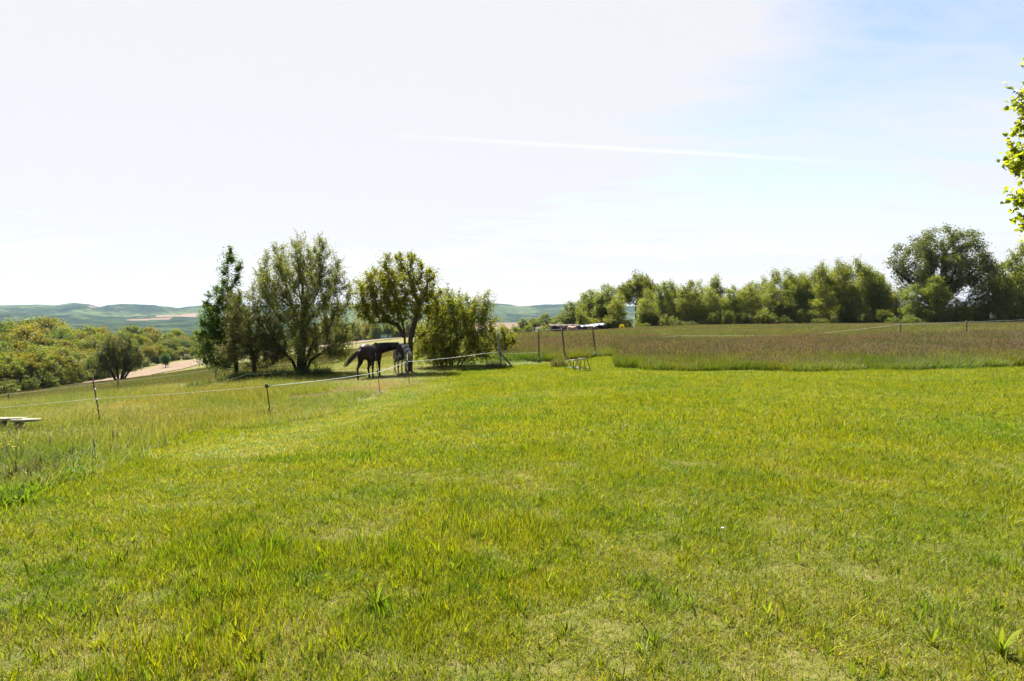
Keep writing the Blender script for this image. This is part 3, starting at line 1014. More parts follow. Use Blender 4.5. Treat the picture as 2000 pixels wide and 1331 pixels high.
def branch_mesh(N, par, rad, sides_thick=7, sides_thin=4, thin=0.03):
    """tubes along chains of nodes"""
    n = len(N)
    ch = [[] for _ in range(n)]
    for i, p_ in enumerate(par):
        if p_ >= 0:
            ch[p_].append(i)
    V, Q, T, cnt = [], [], [], 0
    starts = [(i, -1) for i in range(n) if par[i] < 0]
    while starts:
        i, pa = starts.pop()
        chain = [pa, i] if pa >= 0 else [i]
        cur = i
        while ch[cur]:
            c = sorted(ch[cur], key=lambda k: -rad[k])
            for k in c[1:]:
                starts.append((k, cur))
            cur = c[0]
            chain.append(cur)
        if len(chain) < 2:
            continue
        pts = N[chain]
        rr = rad[chain].copy()
        if pa >= 0:
            rr[0] = rr[1]
        s = sides_thick if rr.max() > thin else sides_thin
        d = np.gradient(pts, axis=0)
        d /= np.linalg.norm(d, axis=1)[:, None] + 1e-9
        ref = np.array([1.0, 0.1, 0.05]) if abs(d[0][0]) < 0.8 else np.array([0.0, 1.0, 0.1])
        u = np.cross(d, ref)
        u /= np.linalg.norm(u, axis=1)[:, None] + 1e-9
        w = np.cross(d, u)
        a = np.arange(s) * 2 * np.pi / s
        ring = pts[:, None] + (u[:, None] * np.cos(a)[None, :, None] + w[:, None] * np.sin(a)[None, :, None]) * rr[:, None, None]
        m = len(chain)
        V.append(ring.reshape(-1, 3))
        ii_, kk = np.meshgrid(np.arange(m - 1), np.arange(s), indexing='ij')
        k2 = (kk + 1) % s
        Q.append(np.stack([ii_ * s + kk, ii_ * s + k2, (ii_ + 1) * s + k2, (ii_ + 1) * s + kk], -1).reshape(-1, 4) + cnt)
        cnt += m * s
    return np.vstack(V), np.vstack(Q)


def leaf_mesh(rng, pos, size, cols, weights, up=0.35, aspect=0.55, fold=0.18, dirs=None, heart=False):
    n = len(pos)
    d = rng.normal(0, 1, (n, 3))
    d[:, 2] = d[:, 2] * 0.7 - 0.15
    if dirs is not None:
        d = d * 0.6 + dirs
    d /= np.linalg.norm(d, axis=1)[:, None] + 1e-9
    nn = rng.normal(0, 1, (n, 3)) + np.array([0, 0, up * 2])
    s = np.cross(d, nn)
    s /= np.linalg.norm(s, axis=1)[:, None] + 1e-9
    nv = np.cross(s, d)
    L = size * rng.uniform(0.6, 1.3, n)[:, None]
    Wd = L * aspect * 0.5
    if heart:
        # broad heart-shaped blade: stalk, two shoulders, two flanks, pointed tip
        P_ = [pos, pos + d * L * 0.22 + s * Wd * 0.85 + nv * L * fold * 0.8, pos + d * L * 0.55 + s * Wd * 0.9 + nv * L * fold, pos + d * L - nv * L * 0.08,
              pos + d * L * 0.55 - s * Wd * 0.9 + nv * L * fold, pos + d * L * 0.22 - s * Wd * 0.85 + nv * L * fold * 0.8, pos + d * L * 0.45]
        V = np.stack(P_, 1).reshape(-1, 3)
        k = np.arange(n) * 7
        T = np.vstack([np.stack([k + i_, k + (i_ + 1) % 6, k + 6], -1) for i_ in range(6)])
        ci = rng.choice(len(cols), n, p=np.array(weights) / sum(weights))
        return V, T, np.repeat(np.array(cols)[ci] * rng.uniform(0.75, 1.25, (n, 1)), 7, axis=0)
    a = pos
    b = pos + d * L * 0.5 + s * Wd + nv * L * fold
    c = pos + d * L - nv * L * 0.1
    e = pos + d * L * 0.5 - s * Wd + nv * L * fold
    V = np.stack([a, b, c, e], 1).reshape(-1, 3)
    k = np.arange(n) * 4
    T = np.vstack([np.stack([k, k + 1, k + 2], -1), np.stack([k, k + 2, k + 3], -1)])
    ci = rng.choice(len(cols), n, p=np.array(weights) / sum(weights))
    cc = np.array(cols)[ci] * rng.uniform(0.75, 1.25, (n, 1))
    return V, T, np.repeat(cc, 4, axis=0)


def in_blobs(rng, blobs, n, shell=0.35, even=1.0):
    """points spread through a union of ellipsoids (cx,cy,cz,rx,ry,rz), a share of them near the surface"""
    vol = np.array([b[3] * b[4] * b[5] for b in blobs]) ** even
    k = rng.choice(len(blobs), n, p=vol / vol.sum())
    v = rng.normal(0, 1, (n, 3))
    v /= np.linalg.norm(v, axis=1)[:, None]
    r = rng.random(n) ** (1 / 3)
    sh = rng.random(n) < shell
    r[sh] = rng.uniform(0.85, 1.0, sh.sum())
    B = np.array(blobs)[k]
    return B[:, :3] + v * r[:, None] * B[:, 3:6]


def tree_meshes(name, seed, stems, blobs, natt, D, dk, trunk_r, tip, leaf_n, leaf_size, leaf_cols, leaf_w, leaf_r, spread,
                shoots=0, shoot_len=0.3, shoot_dir=(0, 0, 0.9), bark=None, leafmat=None, trop=(0, 0, 0.12), aspect=0.55, wob=0.15, up=0.35, shell=0.35, heart=False, even=1.0):
    rng = np.random.default_rng(seed)
    att = in_blobs(rng, blobs, natt, shell, even)
    att = att[att[:, 2] > 0.15]
    N, par = colonize(rng, att, stems, D, dk, trop=trop, wob=wob)
    rad, kids = pipe_radii(par, tip)
    # thicken towards the wanted trunk radius
    rmax = rad.max()
    g = math.log(trunk_r / tip) / max(1e-6, math.log(rmax / tip))
    rad = tip * (rad / tip) ** g
    flare = N[:, 2] < 0.25
    rad[flare] *= 1 + 0.35 * (1 - N[flare, 2].clip(0, 0.25) / 0.25)
    V, Q = branch_mesh(N, par, rad)
    thin = np.where((rad < max(np.quantile(rad, 0.86), tip * 1.5)) & (N[:, 2] > 0.2))[0]
    pd = np.zeros_like(N)
    hp = par >= 0
    pd[hp] = N[hp] - N[par[hp]]
    pd /= np.linalg.norm(pd, axis=1)[:, None] + 1e-9
    LP, LD = [], []
    if shoots:
        src = rng.choice(thin, shoots)
        sd = pd[src] * 0.5 + np.array(shoot_dir) + rng.normal(0, 0.45, (shoots, 3))
        sd /= np.linalg.norm(sd, axis=1)[:, None]
        L = shoot_len * rng.uniform(0.4, 1.4, shoots)
        a = N[src]
        b = a + sd * L[:, None]
        mid_ = (a + b) / 2 + rng.normal(0, 0.03, a.shape) * L[:, None]
        s = 3
        an = np.arange(s) * 2 * np.pi / s
        o = np.stack([np.cos(an), np.sin(an), 0 * an], -1)
        rs = tip * 0.8
        ring = np.concatenate([(q_[:, None] + o[None] * r_) for q_, r_ in ((a, rs), (mid_, rs * 0.7), (b, rs * 0.3))], 1)
        b0 = len(V)
        V = np.vstack([V, ring.reshape(-1, 3)])
        base = b0 + np.arange(shoots)[:, None] * 9
        for lvl in (0, 3):
            for k in range(3):
                k2 = (k + 1) % 3
                Q = np.vstack([Q, np.concatenate([base + lvl + k, base + lvl + k2, base + lvl + 3 + k2, base + lvl + 3 + k], 1)])
        k = leaf_n // 2
        pick = rng.integers(0, shoots, k)
        t = rng.random(k)[:, None] ** 0.8
        LP.append(a[pick] + (b - a)[pick] * t + rng.normal(0, spread * 0.3, (k, 3)))
        LD.append(sd[pick] * 0.5)
        leaf_n -= k
    k = int(leaf_n * 0.45)
    ctr_ = att[rng.integers(0, len(att), k)]
    LP.append(ctr_ + rng.normal(0, spread * 1.25, (k, 3)))
    LD.append(np.zeros((k, 3)))
    leaf_n -= k
    pick = rng.choice(thin, leaf_n)
    LP.append(N[pick] + rng.normal(0, spread, (leaf_n, 3)))
    LD.append(pd[pick] * 0.3)
    LP, LD = np.vstack(LP), np.vstack(LD)
    keep = LP[:, 2] > 0.05
    LP, LD = LP[keep], LD[keep]
    lv, lt, lc = leaf_mesh(rng, LP, leaf_size, leaf_cols, leaf_w, dirs=LD, aspect=aspect, up=up, heart=heart)
    bm_ = mesh_np(name + '_trunk', V, Q, smooth=True, mat=bark or M_BARK)
    lm_ = mesh_np(name + '_crown', lv, None, lt, cols=lc, mat=leafmat or M_LEAF)
    return bm_, lm_


def plant_tree(name, meshes, x, y, rz, scale, label, cat, group=None, tint=(1, 1, 1), sink=0.06, crown='crown', trunk='trunk'):
    e = empty(name, (x, y, gz(x, y) - sink), rz, scale)
    tag(e, label, cat, group)
    t = link(bpy.data.objects.new(trunk, meshes[0]), e)
    c = link(bpy.data.objects.new(crown, meshes[1]), e)
    c.color = (*tint, 1)
    return e


def local_blobs(px0, Y, items, zb):
    """ellipsoids given by photo column/row and half sizes in photo pixels, at depth Y (+offset), relative to the tree foot"""
    k = Y / F
    x0 = px_x(px0, Y)
    res = []
    for (px, py, hw, hh, *rest) in items:
        dy = rest[0] if rest else 0.0
        depth = rest[1] if len(rest) > 1 else hw * 0.9
        res.append((px_x(px, Y) - x0, dy, py_z(py, Y) - zb, hw * k, depth * k, hh * k))
    return res


LG_OLIVE = [(0.105, 0.12, 0.030), (0.14, 0.15, 0.048), (0.08, 0.095, 0.022), (0.19, 0.19, 0.09)]
LG_YEL = [(0.155, 0.165, 0.014), (0.19, 0.185, 0.016), (0.11, 0.135, 0.012), (0.20, 0.165, 0.03)]
LG_DEEP = [(0.045, 0.085, 0.014), (0.065, 0.11, 0.018), (0.085, 0.13, 0.022), (0.035, 0.06, 0.012)]
LG_LIME = [(0.13, 0.16, 0.018), (0.16, 0.18, 0.02), (0.10, 0.13, 0.015), (0.19, 0.19, 0.03)]

# --- the group by the horses
Y = 32.0
x = px_x(588, Y); zb = gz(x, Y)
bl = local_blobs(588, Y, [(590, 585, 88, 88), (610, 500, 50, 48), (550, 520, 52, 44), (662, 590, 34, 72), (530, 610, 45, 60), (600, 660, 92, 48), (545, 685, 50, 24), (650, 690, 42, 22), (640, 530, 40, 50), (518, 590, 36, 60), (668, 645, 36, 50), (510, 655, 36, 50), (590, 560, 95, 60)], zb)
stems = [[(0, 0, 0), (-0.02, 0, 0.7), (0.05, 0.05, 1.6), (0.1, 0.05, 2.6)], [(0.06, 0.1, 0), (0.2, 0.15, 0.8), (0.55, 0.2, 1.7)], [(-0.12, 0, 0), (-0.35, -0.1, 0.7), (-0.8, -0.2, 1.3)],
         [(0.12, -0.05, 0), (0.5, -0.2, 0.8), (1.1, -0.3, 1.2)]]
ms = tree_meshes('pear', 3, stems, bl, 1100, 0.16, 0.30, 0.19, 0.008, 84000, 0.070, LG_OLIVE, [4, 3, 2, 2.2], 0.020, 0.11,
                 shoots=1500, shoot_len=0.42, shoot_dir=(0, 0, 0.8), trop=(0, 0, 0.10))
plant_tree('pear_tree', ms, x, Y, 0, 1.0, 'broad many-stemmed tree with sparse silvery olive leaves and upright shoots, left of the horses', 'tree')

Y = 31.0
x = px_x(497, Y); zb = gz(x, Y)
bl = local_blobs(497, Y, [(478, 640, 42, 52), (500, 680, 55, 40), (462, 600, 28, 40), (520, 690, 40, 25), (455, 690, 35, 24)], zb)
stems = [[(0, 0, 0), (-0.02, 0, 0.6), (-0.08, 0, 1.2), (-0.22, 0, 1.9), (-0.3, 0.0, 2.5)]]
ms = tree_meshes('thorn', 5, stems, bl, 520, 0.15, 0.28, 0.10, 0.006, 26000, 0.062, [(0.075, 0.08, 0.03), (0.095, 0.085, 0.035), (0.055, 0.07, 0.02), (0.13, 0.11, 0.06)], [3, 3, 3, 1.5],
                 0.02, 0.10, shoots=420, shoot_len=0.3, trop=(0, 0, 0.0), wob=0.22)
plant_tree('thorn_tree', ms, x, Y, 0, 1.0, 'thin brownish olive tree with one dark straight trunk, below the narrow upright tree', 'tree')

Y = 34.0
x = px_x(462, Y); zb = gz(x, Y)
bl = local_blobs(462, Y, [(451, 518, 20, 38), (447, 565, 26, 34), (438, 615, 42, 48), (414, 655, 32, 44), (425, 695, 42, 26), (470, 640, 25, 45), (415, 590, 10, 26), (408, 630, 14, 30)], zb)
stems = [[(0, 0, 0), (-0.05, 0, 1.2), (-0.2, 0, 2.6), (-0.3, 0, 4.2)]]
ms = tree_meshes('plum', 8, stems, bl, 700, 0.16, 0.30, 0.11, 0.006, 40000, 0.08, LG_DEEP, [3, 4, 3, 2], 0.02, 0.10, shoots=350, shoot_len=0.3, trop=(0, 0, 0.1))
plant_tree('upright_tree', ms, x, Y, 0, 1.0, 'fresh green tree with a narrow upright top, leftmost of the clump by the horses', 'tree')

Y = 30.6
x = px_x(797, Y); zb = gz(x, Y)
bl = local_blobs(797, Y, [(775, 560, 55, 48), (740, 560, 46, 42), (720, 590, 32, 34), (800, 530, 30, 38), (765, 520, 30, 26), (835, 560, 24, 40), (830, 525, 12, 26), (705, 560, 16, 20), (850, 600, 22, 22), (728, 612, 40, 24), (795, 600, 54, 30), (708, 590, 24, 34), (845, 560, 24, 34)], zb)
stems = [[(-0.08, 0, 0), (-0.14, 0, 0.9), (-0.16, 0.02, 1.9), (-0.32, 0.05, 2.6)], [(0.08, 0, 0), (0.10, 0, 0.8), (0.12, -0.03, 1.6), (0.35, -0.05, 2.5), (0.5, 0, 3.2)],
         [(0.11, 0.0, 1.2), (0.45, 0.0, 1.65), (0.95, 0.05, 1.95), (1.25, 0.1, 2.5)], [(-0.16, 0, 1.7), (-0.5, 0.1, 2.25), (-1.1, 0.15, 2.45), (-1.5, 0.1, 2.3)]]
ms = tree_meshes('apple', 13, stems, bl, 860, 0.16, 0.28, 0.11, 0.009, 42000, 0.075, LG_YEL, [4, 3, 3, 1.6], 0.02, 0.11, shoots=450, shoot_len=0.26, trop=(0, 0, 0.03), wob=0.25, bark=M_BARKM)
plant_tree('apple_tree', ms, x, Y, 0, 1.0, 'yellow green fruit tree with a forked trunk and crooked limbs beside the spotted horse', 'tree')

Y = 32.5
x = px_x(878, Y); zb = gz(x, Y)
bl = local_blobs(878, Y, [(875, 660, 66, 52), (905, 615, 48, 38), (855, 620, 35, 45), (930, 640, 34, 36), (942, 598, 24, 24), (955, 580, 12, 16), (958, 632, 22, 26), (852, 592, 30, 38), (875, 600, 40, 34), (845, 690, 40, 28), (935, 690, 34, 24)], zb)
stems = [[(dx, dy, 0), (dx * 2.2, dy * 2, 0.7), (dx * 4, dy * 3, 1.3)] for dx, dy in ((-0.3, 0), (-0.12, 0.15), (0.1, -0.1), (0.28, 0.05), (0.4, 0.15), (0, 0.1))]
ms = tree_meshes('bush', 17, stems, bl, 900, 0.16, 0.27, 0.045, 0.006, 42000, 0.08, LG_YEL + LG_LIME[:1], [3, 3, 4, 1, 3], 0.02, 0.11, shoots=900, shoot_len=0.38, shoot_dir=(0.25, 0, 0.6))
plant_tree('leafy_bush', ms, x, Y, 0, 1.0, 'large dense yellow green bush with long shoots right of the forked fruit tree', 'bush')
Y = 39.0
x = px_x(985, Y); zb = gz(x, Y)
bl = local_blobs(985, Y, [(985, 668, 26, 20), (968, 652, 22, 22), (1000, 664, 14, 16)], zb)
stems = [[(dx, 0, 0), (dx * 1.5, 0, 0.5)] for dx in (-0.3, 0, 0.3)]
ms = tree_meshes('smallbush', 19, stems, bl, 220, 0.15, 0.25, 0.02, 0.005, 5200, 0.085, LG_YEL, [4, 3, 2, 1], 0.02, 0.11, shoots=150, shoot_len=0.3)
plant_tree('small_bush', ms, x, Y, 0, 1.0, 'small yellow green bush behind the grey concrete post', 'bush')

# --- lone shrubs down in the paddock
Y = 85.0
x = px_x(231, Y); zb = gz(x, Y)
k = Y / F
stems = [[(dx * 0.3, dy * 0.3, 0), (dx, dy, 1.4), (dx * 1.9, dy * 1.8, 3.0)] for dx, dy in ((-1.0, 0), (-0.5, 0.4), (0, -0.4), (0.3, 0.3), (0.8, 0), (1.1, 0.3), (-0.75, -0.5))]
bl = local_blobs(231, Y, [(231, 697, 42, 30), (228, 678, 30, 20), (255, 705, 26, 22), (205, 708, 24, 22)], zb)
ms = tree_meshes('willow', 23, stems, bl, 700, 0.3, 0.5, 0.14, 0.014, 18000, 0.16, [(0.055, 0.065, 0.018), (0.075, 0.08, 0.02), (0.04, 0.045, 0.015)], [3, 3, 2], 0.05, 0.2, shoots=700, shoot_len=0.7, trop=(0, 0, 0.12))
plant_tree('willow_shrub', ms, x, Y, 0, 1.0, 'dark vase-shaped shrub with many stems standing alone in the paddock', 'bush')
Y = 150.0
x = px_x(322, Y)
stems = [[(0, 0, 0), (0, 0, 1.0)]]
ms_sap = tree_meshes('sapling', 29, stems, [(0, 0, 2.1, 0.95, 0.95, 1.3), (0.1, 0, 1.4, 0.8, 0.8, 0.7)], 160, 0.2, 0.35, 0.08, 0.012, 2600, 0.22, LG_DEEP, [3, 3, 2, 2], 0.05, 0.16)
plant_tree('sapling', ms_sap, x, Y, 0.4, 1.0, 'small round green tree by the edge of the bare soil strip', 'tree')

# --- prototypes for the hedgerow and the wood
LCOL = [(0.105, 0.125, 0.018), (0.135, 0.15, 0.02), (0.07, 0.09, 0.014), (0.165, 0.165, 0.03)]
LWT = [4, 3, 3, 1.6]


def proto(name, seed, H, rx, shape, nleaf, lsize, trunk_r, natt=270, low=0.12):
    rng = np.random.default_rng(seed)
    blobs = []
    if shape == 'slender':
        for zc_ in np.linspace(low + 0.08, 0.93, 8):
            w = rx * (1.0 - 0.42 * max(0, zc_ - 0.5) / 0.5) * rng.uniform(0.65, 1.15)
            blobs.append((rng.normal(0, 0.3 * rx), rng.normal(0, 0.3 * rx), zc_ * H, w, w, H * 0.085))
    elif shape == 'oval':
        for zc_ in np.linspace(low + 0.10, 0.90, 6):
            w = rx * (0.55 + 0.5 * math.sin(math.pi * min(1, zc_ * 1.05))) * rng.uniform(0.85, 1.1)
            blobs.append((rng.normal(0, 0.18 * rx), rng.normal(0, 0.18 * rx), zc_ * H, w, w, H * 0.12))
    elif shape == 'round':
        for i in range(14):
            a, e = rng.random() * 6.28, rng.uniform(-0.35, 1.0)
            q = math.sqrt(1 - min(1, abs(e)) ** 2)
            blobs.append((math.cos(a) * rx * 0.62 * q, math.sin(a) * rx * 0.62 * q, H * (0.56 + 0.26 * e), rx * 0.42, rx * 0.42, H * 0.15))
        blobs.append((0, 0, H * 0.6, rx * 0.6, rx * 0.6, H * 0.25))
    elif shape == 'shrub':
        for i in range(7):
            blobs.append((rng.normal(0, rx * 0.45), rng.normal(0, rx * 0.3), H * rng.uniform(0.3, 0.6), rx * 0.5, rx * 0.5, H * 0.36))
    if shape == 'shrub':
        stems = [[(dx * 0.3, dy * 0.3, 0), (dx, dy, H * 0.4)] for dx, dy in rng.normal(0, rx * 0.35, (5, 2))]
    elif shape == 'round':
        stems = [[(0, 0, 0), (0.1, 0, H * 0.16), (0, 0.1, H * 0.3)]]
    else:
        stems = [[(0, 0, 0), (0.1, 0.05, H * 0.3), (-0.05, 0.1, H * 0.65)]]
    D = H * 0.035
    return tree_meshes(name, seed, stems, blobs, natt, D, D * 1.9, trunk_r, 0.018, nleaf, lsize, LCOL, LWT, 0.07, D * 0.75, shell=0.45)


PR = {
    'slender1': proto('ash_a', 101, 10, 2.1, 'slender', 8200, 0.26, 0.13, low=0.03),
    'slender2': proto('ash_b', 102, 10, 2.3, 'slender', 8000, 0.26, 0.13, low=0.03),
    'slender3': proto('ash_c', 112, 10, 1.9, 'slender', 6600, 0.26, 0.12, 380, low=0.06),
    'oval1': proto('maple_a', 103, 10, 2.6, 'oval', 11000, 0.28, 0.17, low=0.0),
    'oval2': proto('maple_b', 104, 10, 2.9, 'oval', 11000, 0.28, 0.17, low=0.0),
    'oval3': proto('maple_c', 114, 10, 2.5, 'oval', 9500, 0.28, 0.17, low=0.0),
    'round1': proto('oak_a', 105, 10, 4.4, 'round', 13000, 0.30, 0.28, 330),
    'round2': proto('oak_b', 106, 10, 4.2, 'round', 12000, 0.32, 0.28, 300),
    'round3': proto('oak_c', 107, 10, 4.0, 'round', 11000, 0.32, 0.26, 300),
    'shrub1': proto('shrub_a', 108, 3, 2.0, 'shrub', 3200, 0.22, 0.06, 260),
    'shrub2': proto('shrub_b', 109, 3, 2.2, 'shrub', 3200, 0.22, 0.06, 260),
}
PR_H = {k_: (3.0 if k_.startswith('shrub') else 10.0) for k_ in PR}
PR_R = {'slender1': 1.9, 'slender2': 2.1, 'slender3': 1.7, 'oval1': 2.7, 'oval2': 3.0, 'oval3': 2.6, 'round1': 4.4, 'round2': 4.2, 'round3': 4.0, 'shrub1': 2.2, 'shrub2': 2.4}
HEDGE_LABEL = {'slender1': 'slim light green tree of the hedgerow across the field', 'oval1': 'bushy leafy tree of the hedgerow across the field', 'round1': 'round crowned tree standing up from the hedgerow across the field',
               'shrub1': 'low shrub growing at the foot of the hedgerow across the field'}
rt = random.Random(4)


def fit_tree(kind, px, Y, top_py, halfw, name, label, cat, group=None, tint=(1, 1, 1)):
    x = px_x(px, Y)
    H = max(1.2, py_z(top_py, Y) - gz(x, Y))
    sz = H / PR_H[kind] * 0.98
    sx = halfw * Y / F / PR_R[kind]
    sx = min(max(sx, sz * 0.62), sz * 1.7)
    return plant_tree(name, PR[kind], x, Y, rt.uniform(0, 6.28), (sx, sx, sz), label, cat, group, tint)


# the big oak over the hedgerow: its own crown with spreading limbs
Y = 114.0
x = px_x(1832, Y); zb = gz(x, Y)
bl = local_blobs(1832, Y, [(1830, 480, 42, 42), (1785, 500, 40, 40), (1875, 490, 42, 42), (1905, 520, 34, 34), (1850, 530, 60, 30), (1785, 545, 38, 26), (1890, 555, 30, 18), (1742, 515, 22, 12), (1830, 560, 50, 26)], zb)
stems = [[(0, 0, 0), (0, 0, 3.0), (-0.2, 0, 5.0), (-1.0, 0.2, 8.0), (-1.4, 0, 11)], [(0.1, 0, 4.0), (0.8, 0.1, 7), (0.9, 0, 12)], [(0.1, 0, 3.6), (1.8, 0.3, 5.2), (4.0, 0.4, 7.4)], [(-0.1, 0, 3.4), (-2.4, 0, 5.0), (-5.2, 0.3, 7.6), (-7.6, 0.2, 9.2)],
         [(0, 0.2, 4), (0.2, 2.5, 7), (0.3, 4, 10)], [(0, -0.2, 4), (0.3, -2.5, 7), (0.5, -4, 10)]]
ms = tree_meshes('great_oak', 41, stems, bl, 520, 0.42, 0.8, 0.62, 0.03, 32000, 0.30, [(0.075, 0.095, 0.022), (0.095, 0.11, 0.028), (0.05, 0.07, 0.016), (0.13, 0.13, 0.04)], [4, 3, 3, 1.5], 0.11, 0.33, shell=0.6)
plant_tree('oak_tree', ms, x, Y, 0, 1.0, 'largest tree of all, a wide domed oak with spreading limbs rising over the hedgerow', 'tree')

hedge = [  # kind, column, top row, half width, depth, tint
    ('oval1', 1112, 590, 24, 128, 0.9), ('oval2', 1150, 566, 28, 130, 0.95), ('oval3', 1180, 557, 30, 127, 1.0), ('slender2', 1207, 570, 18, 122, 1.1), ('round1', 1243, 524, 40, 150, 0.75),
    ('oval1', 1258, 585, 26, 118, 1.05), ('oval3', 1292, 552, 22, 124, 0.95), ('slender1', 1310, 546, 17, 127, 1.1), ('oval2', 1340, 549, 26, 121, 0.95), ('slender2', 1372, 545, 18, 126, 1.15),
    ('slender1', 1395, 537, 18, 124, 1.1), ('oval1', 1425, 566, 24, 119, 1.05), ('slender3', 1462, 546, 14, 125, 1.1), ('slender2', 1484, 538, 16, 128, 1.0), ('slender1', 1514, 526, 16, 122, 1.05), ('slender2', 1545, 524, 18, 124, 1.0),
    ('oval3', 1532, 580, 24, 118, 1.0), ('slender3', 1575, 534, 14, 126, 1.1), ('slender1', 1600, 512, 17, 120, 1.05), ('slender2', 1640, 503, 19, 119, 0.85), ('slender3', 1686, 501, 19, 121, 0.95), ('slender1', 1663, 560, 18, 118, 1.1),
    ('oval1', 1718, 538, 22, 120, 1.0), ('oval2', 1750, 562, 26, 117, 1.0), ('oval3', 1790, 556, 28, 109, 0.95), ('oval1', 1828, 540, 26, 107, 0.9), ('oval2', 1868, 578, 28, 108, 1.0), ('oval3', 1905, 560, 26, 111, 1.05),
    ('slender2', 1930, 500, 22, 112, 0.9), ('oval1', 1950, 515, 24, 108, 0.85), ('oval2', 1982, 478, 32, 113, 0.95), ('oval3', 2015, 500, 28, 110, 1.0), ('oval1', 2060, 485, 32, 114, 1.0), ('oval2', 2110, 500, 32, 112, 0.95), ('slender1', 2160, 505, 24, 112, 1.0),
    ('slender3', 1136, 600, 12, 122, 1.05), ('slender3', 1440, 555, 12, 130, 1.1), ('slender1', 1350, 560, 16, 133, 1.1), ('slender2', 1268, 560, 16, 134, 1.0), ('slender3', 1560, 545, 12, 134, 1.1), ('slender1', 1620, 530, 14, 131, 1.1), ('slender3', 1705, 540, 14, 131, 1.1),
]
for kind, px, top, hw, d, tv in hedge:
    base = kind[:-1] + '1'
    nm = {'slender': 'slim_tree', 'oval': 'hedge_tree', 'round': 'round_oak'}[kind[:-1]]
    r_ = rt.uniform(-0.08, 0.08)
    tv *= 1.18
    where = next(w_ for lim_, w_ in ((1215, 'behind the low field shelter'), (1300, 'in front of the round crowned tree'), (1600, 'in the low middle stretch of the hedgerow'), (1715, 'in the tall stretch before the domed oak'),
                                     (1925, 'at the foot of the domed oak'), (9999, 'beyond the domed oak')) if px < lim_)
    lab = HEDGE_LABEL[base] if base.startswith('round') else {'s': 'slim light green tree ', 'o': 'bushy leafy tree '}[base[0]] + where
    fit_tree(kind, px, d, top, hw, nm, lab, 'tree', None if base.startswith('round') else 'hedgerow trees ' + where, (tv + r_, tv, tv * 0.95))
skl = ([1110, 1165, 1210, 1300, 1390, 1420, 1470, 1525, 1600, 1640, 1690, 1720, 1760], [592, 558, 574, 550, 542, 558, 548, 530, 517, 507, 506, 537, 562])
for i in range(34):
    px = 1118 + i * 18.6 + rt.uniform(-6, 6)
    if 1222 < px < 1262:
        continue
    d = rt.uniform(119, 130) if px > 1235 else rt.uniform(125, 133)
    tv = rt.uniform(1.0, 1.35)
    where = next(w_ for lim_, w_ in ((1215, 'behind the low field shelter'), (1300, 'in front of the round crowned tree'), (1600, 'in the low middle stretch of the hedgerow'), (9999, 'in the tall stretch before the domed oak')) if px < lim_)
    fit_tree(rt.choice(['slender1', 'slender2', 'slender3']), px, d, float(np.interp(px, *skl)) + rt.uniform(2, 22), rt.uniform(14, 19), 'slim_tree', 'slim light green tree ' + where, 'tree', 'hedgerow trees ' + where, (tv, tv, tv * 0.9))
for i in range(46):
    px = 1090 + i * 23.5 + rt.uniform(-8, 8)
    d = 116 + rt.uniform(-4, 2) if px > 1240 else 127 + rt.uniform(-3, 3)
    if 1735 < px < 1800:
        continue
    tv = rt.uniform(0.55, 1.0)
    x = px_x(px, d)
    top = HY - (gz(x, d) + rt.uniform(1.3, 3.6) - EYE) / d * F
    fit_tree(rt.choice(['shrub1', 'shrub2']), px, d, top, rt.uniform(16, 28), 'hedge_shrub', HEDGE_LABEL['shrub1'], 'shrub', 'shrubs along the foot of the hedgerow', (tv, tv, tv))
fit_tree('shrub1', 1768, 106, 614, 30, 'broom_bush', 'rounded dark green bush on its own in front of the wide domed oak', 'bush', None, (0.8, 0.95, 0.6))
for px, top, hw, d, kd in ((1022, 622, 16, 190, 'oval1'), (1044, 615, 18, 195, 'round2'), (1066, 611, 13, 185, 'slender1'), (1085, 618, 16, 188, 'oval2'), (1000, 632, 14, 180, 'shrub1'), (1033, 632, 16, 172, 'shrub2'), (1075, 630, 16, 170, 'shrub1'), (985, 636, 10, 180, 'shrub2')):
    fit_tree(kd, px, d, top, hw, 'distant_tree', 'small tree in the gap beyond the clothes-line posts, before the pale far field', 'tree', 'trees in the gap before the far field', (1.05, 1.1, 0.9))

